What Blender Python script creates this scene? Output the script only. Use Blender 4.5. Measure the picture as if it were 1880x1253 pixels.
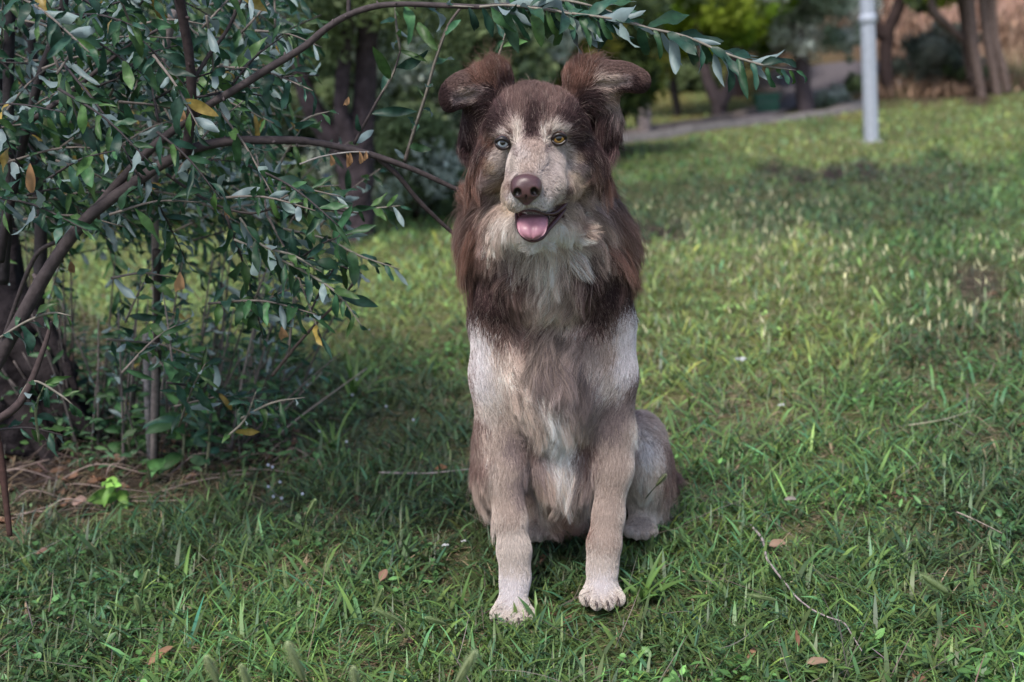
import bpy, math, random
import numpy as np
from mathutils import Vector, Matrix
from mathutils.kdtree import KDTree

for o in list(bpy.data.objects):
    bpy.data.objects.remove(o)
SC = bpy.context.scene
COL = SC.collection
RNG = np.random.default_rng(11)
random.seed(5)

# ------------------------------------------------------------------ camera
W, H = 1880.0, 1253.0
FPX = 2295.0
PITCH, ROLL = math.radians(14.1), math.radians(3.6)
CAMZ = 0.835
_F = np.array([0, math.cos(PITCH), -math.sin(PITCH)])
_R0 = np.array([1.0, 0, 0])
_U0 = np.array([0, math.sin(PITCH), math.cos(PITCH)])
_R = math.cos(ROLL) * _R0 - math.sin(ROLL) * _U0
_U = math.sin(ROLL) * _R0 + math.cos(ROLL) * _U0
CAM = np.array([0, 0, CAMZ])
cd = bpy.data.cameras.new("camera")
cam = bpy.data.objects.new("camera", cd)
COL.objects.link(cam)
cam.matrix_world = Matrix(((_R[0], _U[0], -_F[0], 0), (_R[1], _U[1], -_F[1], 0), (_R[2], _U[2], -_F[2], CAMZ), (0, 0, 0, 1)))
cd.sensor_width = 36
cd.lens = 36 * FPX / W
cd.clip_start = 0.05
cd.clip_end = 600
cd.dof.use_dof = True
cd.dof.focus_distance = 1.66
cd.dof.aperture_fstop = 4.5
SC.camera = cam

# ------------------------------------------------------------------ world, sun, exposure
SUN_EL, SUN_AZ = math.radians(58), math.radians(205)      # azimuth: compass, 0 = +Y, clockwise
w = bpy.data.worlds.new("World")
SC.world = w
w.use_nodes = True
wn = w.node_tree.nodes
bg = wn["Background"]
sky = wn.new("ShaderNodeTexSky")
sky.sky_type = 'NISHITA'
sky.sun_disc = False
sky.sun_elevation = SUN_EL
sky.sun_rotation = SUN_AZ
sky.air_density = 1.0
sky.dust_density = 2.5
w.node_tree.links.new(sky.outputs[0], bg.inputs[0])
bg.inputs[1].default_value = 0.115
sl = bpy.data.lights.new("sun", 'SUN')
sl.energy = 1.9
sl.angle = math.radians(13)
sl.color = (1.0, 0.95, 0.88)
sun = bpy.data.objects.new("sun", sl)
COL.objects.link(sun)
sd = Vector((math.sin(SUN_AZ) * math.cos(SUN_EL), math.cos(SUN_AZ) * math.cos(SUN_EL), math.sin(SUN_EL)))
sun.rotation_euler = sd.to_track_quat('Z', 'Y').to_euler()
SC.view_settings.view_transform = 'Standard'
SC.view_settings.look = 'None'
SC.view_settings.exposure = 0.84
SC.view_settings.gamma = 1.0
SC.render.engine = 'CYCLES'
SC.cycles.use_denoising = True
SC.cycles.max_bounces = 6
SC.cycles.diffuse_bounces = 3
SC.cycles.glossy_bounces = 2
SC.cycles.transmission_bounces = 3
SC.cycles.transparent_max_bounces = 8
SC.cycles_curves.shape = 'RIBBONS'

# ------------------------------------------------------------------ helpers
def hash2(ix, iy, s):
    h = np.sin(ix * 127.1 + iy * 311.7 + s * 74.7) * 43758.5453
    return h - np.floor(h)
def noise2(x, y, s=0):
    x = np.asarray(x, float); y = np.asarray(y, float)
    ix, iy = np.floor(x), np.floor(y)
    fx, fy = x - ix, y - iy
    fx = fx * fx * (3 - 2 * fx); fy = fy * fy * (3 - 2 * fy)
    a = hash2(ix, iy, s); b = hash2(ix + 1, iy, s); c = hash2(ix, iy + 1, s); d = hash2(ix + 1, iy + 1, s)
    return (a * (1 - fx) + b * fx) * (1 - fy) + (c * (1 - fx) + d * fx) * fy
def fbm(x, y, s=0, o=4):
    t = 0; a = 0.5
    for i in range(o):
        t = t + a * noise2(x * 2 ** i, y * 2 ** i, s + i * 7); a *= 0.5
    return t
def sstep(a, b, x):
    t = np.clip((np.asarray(x, float) - a) / (b - a), 0, 1)
    return t * t * (3 - 2 * t)

def ray(px, py):
    px = np.asarray(px, float)[..., None]; py = np.asarray(py, float)[..., None]
    return _F + (px - W / 2) / FPX * _R - (py - H / 2) / FPX * _U
def P(px, py, Y):
    """world point seen at photo pixel (px, py) whose world y is Y"""
    d = ray(px, py)
    return CAM + d * (np.asarray(Y, float)[..., None] / d[..., 1:2])
def pix(p):
    q = np.asarray(p, float) - CAM
    z = q @ _F
    return W / 2 + FPX * (q @ _R) / z, H / 2 - FPX * (q @ _U) / z
def gz(x, y):
    """terrain height"""
    x = np.asarray(x, float); y = np.asarray(y, float)
    z = -0.05 * np.clip(y - 4, 0, 15)
    z = z + 0.035 * np.clip(y - 19.5, 0, 200) * sstep(19.5, 26, y)
    right = sstep(1.5, 5.5, x - 0.10 * y)
    z = z + right * 0.30 * np.clip(y - 21.5, 0, 60)
    z = z + 0.10 * np.clip(-x - 9, 0, 40) * sstep(8, 20, y)
    z = z + (noise2(x * 1.3, y * 1.3, 3) - 0.5) * 0.035 * sstep(1.9, 3.5, y) + (noise2(x * 7, y * 7, 4) - 0.5) * 0.008
    z = z + (noise2(x * .15, y * .15, 9) - 0.5) * 1.5 * sstep(26, 50, y)
    return z
def G(px, py, far=150.0):
    """terrain point seen at photo pixel"""
    px, py = np.broadcast_arrays(np.asarray(px, float), np.asarray(py, float))
    d = ray(px, py)
    d = d / d[..., 1:2]
    t = np.full(px.shape, 0.6); done = np.zeros(px.shape, bool); out = np.full(px.shape, far); lo = out.copy()
    while (t < far).any():
        q = CAM + d * t[..., None]
        hit = (q[..., 2] < gz(q[..., 0], q[..., 1])) & ~done
        out = np.where(hit, t, out); lo = np.where(hit, t / 1.025, lo); done |= hit
        if done.all(): break
        t = t * 1.025
    for _ in range(14):
        mid = (lo + out) / 2; q = CAM + d * mid[..., None]
        below = q[..., 2] < gz(q[..., 0], q[..., 1])
        out = np.where(below, mid, out); lo = np.where(below, lo, mid)
    q = CAM + d * out[..., None]
    q[..., 2] = gz(q[..., 0], q[..., 1])
    return q

def tag(o, label=None, cat=None, group=None, kind=None):
    if label: o["label"] = label
    if cat: o["category"] = cat
    if group: o["group"] = group
    if kind: o["kind"] = kind
    return o
def mesh_obj(name, v, f, mat, col=None, smooth=True, parent=None, loc=None, ext=None):
    """v Nx3, f Mx4 (or Mx3) arrays -> one linked mesh object (loc: its origin in world space)"""
    v = np.asarray(v, np.float32).copy(); f = np.asarray(f, np.int32)
    if loc is not None: v -= np.asarray(loc, np.float32)
    elif parent is not None: v -= np.asarray(parent.location, np.float32)
    me = bpy.data.meshes.new(name)
    n, k = f.shape
    me.vertices.add(len(v)); me.vertices.foreach_set("co", v.ravel())
    me.loops.add(n * k); me.loops.foreach_set("vertex_index", f.ravel())
    me.polygons.add(n); me.polygons.foreach_set("loop_start", np.arange(0, n * k, k, dtype=np.int32))
    if smooth: me.polygons.foreach_set("use_smooth", np.ones(n, bool))
    me.update(calc_edges=True)
    if col is not None:
        c = np.ones((len(v), 4), np.float32); c[:, :3] = col
        a = me.attributes.new("col", 'FLOAT_COLOR', 'POINT'); a.data.foreach_set("color", c.ravel())
    me.materials.append(mat)
    o = bpy.data.objects.new(name, me)
    COL.objects.link(o)
    if loc is not None: o.location = [float(a) for a in loc]
    if parent is not None: o.parent = parent
    return o
def empty(name, loc):
    o = bpy.data.objects.new(name, None); COL.objects.link(o); o.location = [float(a) for a in loc]
    o.empty_display_size = 0.1
    return o
class Geo:
    """collects quads with per-vertex colours"""
    def __init__(s): s.v = []; s.f = []; s.c = []; s.n = 0
    def add(s, v, f, c):
        v = np.asarray(v, float).reshape(-1, 3); c = np.broadcast_to(np.asarray(c, float), (len(v), 3))
        s.v.append(v); s.f.append(np.asarray(f, int) + s.n); s.c.append(c); s.n += len(v)
    def obj(s, name, mat, parent=None, loc=None):
        return mesh_obj(name, np.concatenate(s.v), np.concatenate(s.f), mat, np.concatenate(s.c), True, parent, loc)
def spline(pts, n=6):
    pts = np.asarray(pts, float)
    if len(pts) < 3: 
        t = np.linspace(0, 1, n + 1)[:, None]; return pts[0] * (1 - t) + pts[-1] * t
    q = np.vstack([2 * pts[0] - pts[1], pts, 2 * pts[-1] - pts[-2]])
    out = []
    for i in range(1, len(q) - 2):
        t = np.linspace(0, 1, n, endpoint=False)[:, None]
        a, b, c, d = q[i - 1], q[i], q[i + 1], q[i + 2]
        out.append(0.5 * (2 * b + (c - a) * t + (2 * a - 5 * b + 4 * c - d) * t ** 2 + (3 * b - a - 3 * c + d) * t ** 3))
    out.append(q[-2][None])
    return np.vstack(out)
def tube(geo, pts, rad, col, seg=8, n=6, rough=0.0, flat=1.0):
    """tapered tube along pts (Kx3) with radii rad (K)"""
    pr = spline(np.hstack([np.asarray(pts, float), np.asarray(rad, float)[:, None]]), n)
    p, r = pr[:, :3], np.maximum(pr[:, 3], 1e-5)
    t = np.gradient(p, axis=0); t /= np.linalg.norm(t, axis=1)[:, None] + 1e-12
    ref = np.array([0, 1.0, 0]) if abs(t[0][1]) < 0.9 else np.array([1.0, 0, 0])
    a = np.cross(t, ref); a /= np.linalg.norm(a, axis=1)[:, None] + 1e-9
    b = np.cross(t, a)
    th = np.linspace(0, 2 * np.pi, seg, endpoint=False)
    m = len(p)
    rr = r[:, None] * np.ones(seg)
    if rough:
        i = np.arange(m)[:, None]; j = np.arange(seg)[None]
        rr = rr * (1 + rough * (noise2(i * .35 + p[0, 0] * 9, j * 1.3, 5) - .5) * 2)
    v = p[:, None] + rr[..., None] * (np.cos(th)[None, :, None] * a[:, None] * flat + np.sin(th)[None, :, None] * b[:, None])
    idx = np.arange(m * seg).reshape(m, seg)
    q = np.stack([idx[:-1], np.roll(idx, -1, 1)[:-1], np.roll(idx, -1, 1)[1:], idx[1:]], -1).reshape(-1, 4)
    c = np.repeat(np.asarray(col, float).reshape(1, 3), m * seg, 0) if np.ndim(col) == 1 else np.repeat(spline(np.asarray(col, float), n), seg, 0)
    v = v.reshape(-1, 3)
    e0, e1 = len(v), len(v) + 1
    v = np.vstack([v, p[:1], p[-1:]])
    c = np.vstack([c, c[:1], c[-1:]])
    caps = []
    for s_ in range(0, seg, 2):
        caps.append([e0, idx[0, (s_ + 2) % seg], idx[0, (s_ + 1) % seg], idx[0, s_]])
        caps.append([e1, idx[-1, s_], idx[-1, (s_ + 1) % seg], idx[-1, (s_ + 2) % seg]])
    geo.add(v, np.vstack([q, np.array(caps)]), c)

# ------------------------------------------------------------------ materials
def new_mat(name):
    m = bpy.data.materials.new(name); m.use_nodes = True
    nt = m.node_tree; b = nt.nodes["Principled BSDF"]
    return m, nt, b
def attr_mat(name, rough=0.6, spec=0.3, transl=0.0, back=None, vein=None, bump=None, mott=None):
    """colour from the mesh's own 'col' pigment, optional paler underside, translucency, fine mottling"""
    m, nt, b = new_mat(name); L = nt.links
    a = nt.nodes.new("ShaderNodeAttribute"); a.attribute_name = "col"
    c = a.outputs["Color"]
    if mott:
        tc = nt.nodes.new("ShaderNodeTexCoord"); nz = nt.nodes.new("ShaderNodeTexNoise")
        nz.inputs["Scale"].default_value = mott[0]; nz.inputs["Detail"].default_value = 5
        L.new(tc.outputs["Object"], nz.inputs["Vector"])
        mr = nt.nodes.new("ShaderNodeMapRange"); mr.inputs[1].default_value = .3; mr.inputs[2].default_value = .7
        mr.inputs[3].default_value = 1 - mott[1]; mr.inputs[4].default_value = 1 + mott[1]
        L.new(nz.outputs["Fac"], mr.inputs[0])
        vm = nt.nodes.new("ShaderNodeVectorMath"); vm.operation = 'SCALE'
        L.new(c, vm.inputs[0]); L.new(mr.outputs[0], vm.inputs["Scale"]); c = vm.outputs[0]
        if bump:
            bp = nt.nodes.new("ShaderNodeBump"); bp.inputs["Strength"].default_value = bump[0]; bp.inputs["Distance"].default_value = bump[1]
            L.new(nz.outputs["Fac"], bp.inputs["Height"]); L.new(bp.outputs[0], b.inputs["Normal"])
    if back is not None:
        g = nt.nodes.new("ShaderNodeNewGeometry"); mx = nt.nodes.new("ShaderNodeMix"); mx.data_type = 'RGBA'
        L.new(g.outputs["Backfacing"], mx.inputs["Factor"]); L.new(c, mx.inputs["A"])
        mx2 = nt.nodes.new("ShaderNodeMix"); mx2.data_type = 'RGBA'; mx2.inputs["Factor"].default_value = back[3]
        L.new(c, mx2.inputs["A"]); mx2.inputs["B"].default_value = (*back[:3], 1)
        L.new(mx2.outputs["Result"], mx.inputs["B"]); c = mx.outputs["Result"]
    L.new(c, b.inputs["Base Color"])
    b.inputs["Roughness"].default_value = rough
    b.inputs["Specular IOR Level"].default_value = spec
    if transl:
        tr = nt.nodes.new("ShaderNodeBsdfTranslucent"); L.new(c, tr.inputs[0])
        ms = nt.nodes.new("ShaderNodeMixShader"); ms.inputs[0].default_value = transl
        L.new(b.outputs[0], ms.inputs[1]); L.new(tr.outputs[0], ms.inputs[2])
        L.new(ms.outputs[0], nt.nodes["Material Output"].inputs[0])
    return m
# ================================================================== the dog
def px2m(r, Y): return r * Y / FPX / math.cos(PITCH) * 1.0
class SDF:
    def __init__(s, lo, hi, h):
        s.lo = np.array(lo, float); s.h = h
        s.n = np.ceil((np.array(hi) - s.lo) / h).astype(int) + 1
        s.d = np.full(s.n, 0.06)
    def box(s, lo, hi, m):
        a = np.clip(np.floor((lo - m - s.lo) / s.h).astype(int), 0, s.n - 1)
        b = np.clip(np.ceil((hi + m - s.lo) / s.h).astype(int) + 1, 1, s.n)
        sl = tuple(slice(a[i], b[i]) for i in range(3))
        ax = [s.lo[i] + s.h * np.arange(a[i], b[i]) for i in range(3)]
        return sl, np.stack(np.meshgrid(*ax, indexing='ij'), -1)
    def merge(s, sl, d, k, sub=False):
        c = s.d[sl]
        if sub:
            hh = np.clip(k - np.abs(c + d), 0, None) / k
            s.d[sl] = np.maximum(c, -d) + hh * hh * k * 0.25
        else:
            hh = np.clip(k - np.abs(c - d), 0, None) / k
            s.d[sl] = np.minimum(c, d) - hh * hh * k * 0.25
    def cone(s, a, b, ra, rb, k=0.02, sub=False):
        lo = np.minimum(a - ra, b - rb); hi = np.maximum(a + ra, b + rb)
        sl, p = s.box(lo, hi, 0.06)
        ab = b - a; L2 = max(ab @ ab, 1e-9)
        t = np.clip(((p - a) @ ab) / L2, 0, 1)
        d = np.linalg.norm(p - a - t[..., None] * ab, axis=-1) - (ra + (rb - ra) * t)
        s.merge(sl, d, k, sub)
    def ell(s, c, r, k=0.02, sub=False, rot=None):
        r = np.asarray(r, float); R = max(r)
        sl, p = s.box(c - R, c + R, 0.06)
        q = p - c
        if rot is not None: q = q @ rot
        k0 = np.linalg.norm(q / r, axis=-1); k1 = np.linalg.norm(q / (r * r), axis=-1) + 1e-9
        s.merge(sl, k0 * (k0 - 1) / k1, k, sub)
    def mesh(s):
        d = s.d; n = s.n
        ins = d < 0
        cells = np.zeros(n - 1, bool); cnt = np.zeros(n - 1, np.int8)
        for i in (0, 1):
            for j in (0, 1):
                for k in (0, 1):
                    cnt += ins[i:n[0] - 1 + i, j:n[1] - 1 + j, k:n[2] - 1 + k]
        cells = (cnt > 0) & (cnt < 8)
        idx = -np.ones(n - 1, int); ci = np.argwhere(cells); idx[cells] = np.arange(len(ci))
        acc = np.zeros((len(ci), 3)); num = np.zeros(len(ci))
        cs = [(i, j, k) for i in (0, 1) for j in (0, 1) for k in (0, 1)]
        for a in cs:
            for ax in range(3):
                if a[ax]: continue
                b = list(a); b[ax] = 1
                va = d[ci[:, 0] + a[0], ci[:, 1] + a[1], ci[:, 2] + a[2]]
                vb = d[ci[:, 0] + b[0], ci[:, 1] + b[1], ci[:, 2] + b[2]]
                m = (va < 0) != (vb < 0)
                t = np.where(m, va / np.where(m, va - vb, 1), 0)
                pt = np.array(a, float)[None] + t[:, None] * (np.array(b) - np.array(a))
                acc[m] += pt[m]; num[m] += 1
        v = s.lo + s.h * (ci + acc / num[:, None])
        fs = []
        for ax in range(3):
            sl0 = [slice(1, n[i] - 1) for i in range(3)]; sl1 = list(sl0)
            sl0[ax] = slice(0, n[ax] - 1); sl1[ax] = slice(1, n[ax])
            e0, e1 = ins[tuple(sl0)], ins[tuple(sl1)]
            off = np.array([1, 1, 1]); off[ax] = 0
            for flip, m in ((0, e0 & ~e1), (1, ~e0 & e1)):
                q = np.argwhere(m) + off
                u, w_ = [(1, 2), (2, 0), (0, 1)][ax]
                du = np.zeros(3, int); du[u] = 1; dw = np.zeros(3, int); dw[w_] = 1
                g = lambda z: idx[z[:, 0], z[:, 1], z[:, 2]]
                f = np.stack([g(q - du - dw), g(q - dw), g(q), g(q - du)], -1)
                fs.append(f[:, ::-1] if flip else f)
        return v, np.concatenate(fs)
    def value(s, p):
        q = (p - s.lo) / s.h; i = np.clip(np.floor(q).astype(int), 0, s.n - 2); f = q - i
        o = 0
        for a in (0, 1):
            for b in (0, 1):
                for c in (0, 1):
                    w_ = (f[:, 0] if a else 1 - f[:, 0]) * (f[:, 1] if b else 1 - f[:, 1]) * (f[:, 2] if c else 1 - f[:, 2])
                    o = o + w_ * s.d[i[:, 0] + a, i[:, 1] + b, i[:, 2] + c]
        return o

DOGLOC = np.array([0.06, 1.78, 0.0])
S = SDF((-0.15, 1.46, -0.03), (0.34, 2.32, 0.84), 0.0038)
def chain(pts, k=0.02):
    """pts: (px, py, Y, radius in photo pixels at that depth)"""
    for (x0, y0, Y0, r0), (x1, y1, Y1, r1) in zip(pts[:-1], pts[1:]):
        S.cone(P(x0, y0, Y0), P(x1, y1, Y1), px2m(r0, Y0), px2m(r1, Y1), k)
def blob(x, y, Y, rx, ry, rz, k=0.02, sub=False):
    """rx, ry in photo pixels, rz in metres"""
    rot = np.stack([_R, np.cross(_U, _R) * -1, _U], 1)
    S.ell(P(x, y, Y), (px2m(rx, Y), rz, px2m(ry, Y)), k, sub, rot)
# trunk
chain([(1010, 560, 1.84, 112), (1016, 680, 1.87, 112), (1028, 800, 1.98, 108), (1034, 880, 2.10, 98)], 0.04)
chain([(990, 285, 1.79, 98), (996, 400, 1.785, 114), (1004, 470, 1.775, 124)], 0.04)
blob(1008, 592, 1.825, 137, 108, 0.095, 0.03)
blob(1015, 690, 1.80, 118, 120, 0.10, 0.04)
chain([(1018, 740, 1.785, 66), (1026, 850, 1.80, 58), (1034, 925, 1.85, 44)], 0.03)
blob(1047, 955, 1.935, 27, 34, 0.030, 0.015)
blob(912, 560, 1.80, 44, 52, 0.07, 0.03)
blob(1112, 556, 1.80, 40, 52, 0.07, 0.03)
# forelegs
chain([(925, 600, 1.79, 58), (917, 690, 1.78, 50), (921, 800, 1.78, 45), (924, 860, 1.76, 36), (937, 955, 1.735, 25),
       (944, 1012, 1.72, 26), (946, 1060, 1.71, 22.5), (941, 1112, 1.685, 27)], 0.02)
chain([(1108, 600, 1.79, 58), (1118, 690, 1.78, 47), (1121, 800, 1.78, 42), (1125, 860, 1.76, 33), (1117, 950, 1.74, 24),
       (1109, 1000, 1.725, 26), (1106, 1042, 1.715, 22.5), (1104, 1082, 1.70, 27)], 0.02)
for cx, cy, Yp in ((941, 1127, 1.66), (1105, 1096, 1.675)):
    blob(cx, cy - 6, Yp + .03, 37, 22, 0.045, 0.012)
    for i, (dx, dy, dY) in enumerate(((-29, 3, .008), (-10, 10, -.012), (11, 10, -.012), (30, 3, .008))):
        blob(cx + dx, cy + dy - 1, Yp + dY, 11.5, 13, 0.026, 0.004)
# haunches, hocks and hind feet
blob(1172, 845, 2.03, 56, 92, 0.16, 0.03)
blob(908, 850, 2.03, 40, 88, 0.16, 0.03)
chain([(1196, 860, 1.98, 38), (1187, 925, 1.945, 24), (1178, 965, 1.92, 22)], 0.02)
chain([(1215, 880, 2.12, 30), (1222, 930, 2.14, 16)], 0.02)
chain([(945, 870, 1.99, 38), (968, 930, 1.95, 24), (980, 962, 1.93, 20)], 0.02)
for cx, cy, Yp in ((1176, 972, 1.89), (984, 976, 1.895)):
    blob(cx, cy - 4, Yp + .03, 27, 17, 0.05, 0.012)
    for dx, dy in ((-21, 4), (-7, 8), (8, 8), (22, 3)):
        blob(cx + dx, cy + dy, Yp - .01, 8.5, 10, 0.02, 0.004)
# head
blob(982, 232, 1.675, 82, 66, 0.085, 0.03)
blob(984, 275, 1.69, 90, 58, 0.085, 0.03)
chain([(930, 226, 1.630, 26), (945, 236, 1.612, 20)], 0.02)
chain([(1038, 220, 1.630, 26), (1014, 228, 1.612, 20)], 0.02)
blob(908, 305, 1.676, 34, 42, 0.05, 0.022)
blob(1062, 298, 1.676, 36, 44, 0.05, 0.022)
chain([(977, 262, 1.610, 25), (973, 300, 1.572, 27), (968, 335, 1.535, 24)], 0.022)
chain([(955, 305, 1.595, 22), (947, 352, 1.553, 20), (950, 370, 1.533, 19)], 0.012)
chain([(1008, 300, 1.605, 28), (1005, 345, 1.560, 28), (988, 367, 1.535, 23)], 0.012)
chain([(1040, 330, 1.635, 26), (1026, 352, 1.595, 22)], 0.018)
blob(966, 352, 1.524, 27, 22, 0.022, 0.014)
chain([(1040, 400, 1.66, 30), (1005, 420, 1.605, 20), (982, 426, 1.567, 15)], 0.015)
chain([(930, 400, 1.66, 28), (958, 418, 1.605, 20), (973, 427, 1.567, 15)], 0.015)
blob(978, 398, 1.545, 25, 13, 0.06, 0.008, True)                       # mouth
blob(1022, 391, 1.580, 25, 9, 0.034, 0.006, True)
EYES = (((923, 262), 1.5985), ((1026, 254), 1.5985))
for (ex, ey), EY in EYES:
    blob(ex, ey, EY - .010, 15, 12, 0.014, 0.006, True)
# ears: base up, folding out and over to a drooping tip
def flap(pts, rz, k=0.012):
    for i in range(len(pts) - 1):
        a, b = np.array(pts[i], float), np.array(pts[i + 1], float)
        for t in np.linspace(0, 1, 5):
            q = a * (1 - t) + b * t
            blob(q[0], q[1], q[2], q[3], q[4], rz, k)
flap([(912, 176, 1.675, 28, 30), (904, 148, 1.675, 22, 24), (878, 154, 1.672, 22, 19), (848, 163, 1.666, 19, 19), (823, 182, 1.660, 11, 19)], 0.0085)
flap([(1070, 174, 1.675, 30, 32), (1074, 146, 1.675, 24, 24), (1106, 141, 1.672, 24, 18), (1142, 140, 1.666, 22, 16), (1180, 152, 1.660, 10, 13)], 0.0085)
for a_ in ((868, 176, 1.657, 20, 11), (846, 182, 1.650, 14, 10), (1112, 158, 1.657, 22, 11), (1140, 153, 1.650, 16, 8)):   # hollow of the ear flap
    blob(a_[0], a_[1], a_[2], a_[3], a_[4], 0.007, 0.004, True)
chain([(880, 185, 1.69, 26), (872, 250, 1.70, 22)], 0.02)
chain([(1105, 175, 1.69, 28), (1112, 240, 1.70, 24)], 0.02)

DV, DF = S.mesh()
# keep it continuous and smooth
def smooth_mesh(v, f, it=2):
    e = np.vstack([f[:, [0, 1]], f[:, [1, 2]], f[:, [2, 3]], f[:, [3, 0]]])
    for _ in range(it):
        a = np.zeros_like(v); n = np.zeros(len(v))
        for i in range(3):
            a[:, i] = np.bincount(e[:, 0], v[e[:, 1], i], len(v)) + np.bincount(e[:, 1], v[e[:, 0], i], len(v))
        n = np.bincount(e[:, 0], minlength=len(v)) + np.bincount(e[:, 1], minlength=len(v))
        v = v * .5 + .5 * a / n[:, None]
    return v
DV = smooth_mesh(DV, DF, 2)

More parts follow.
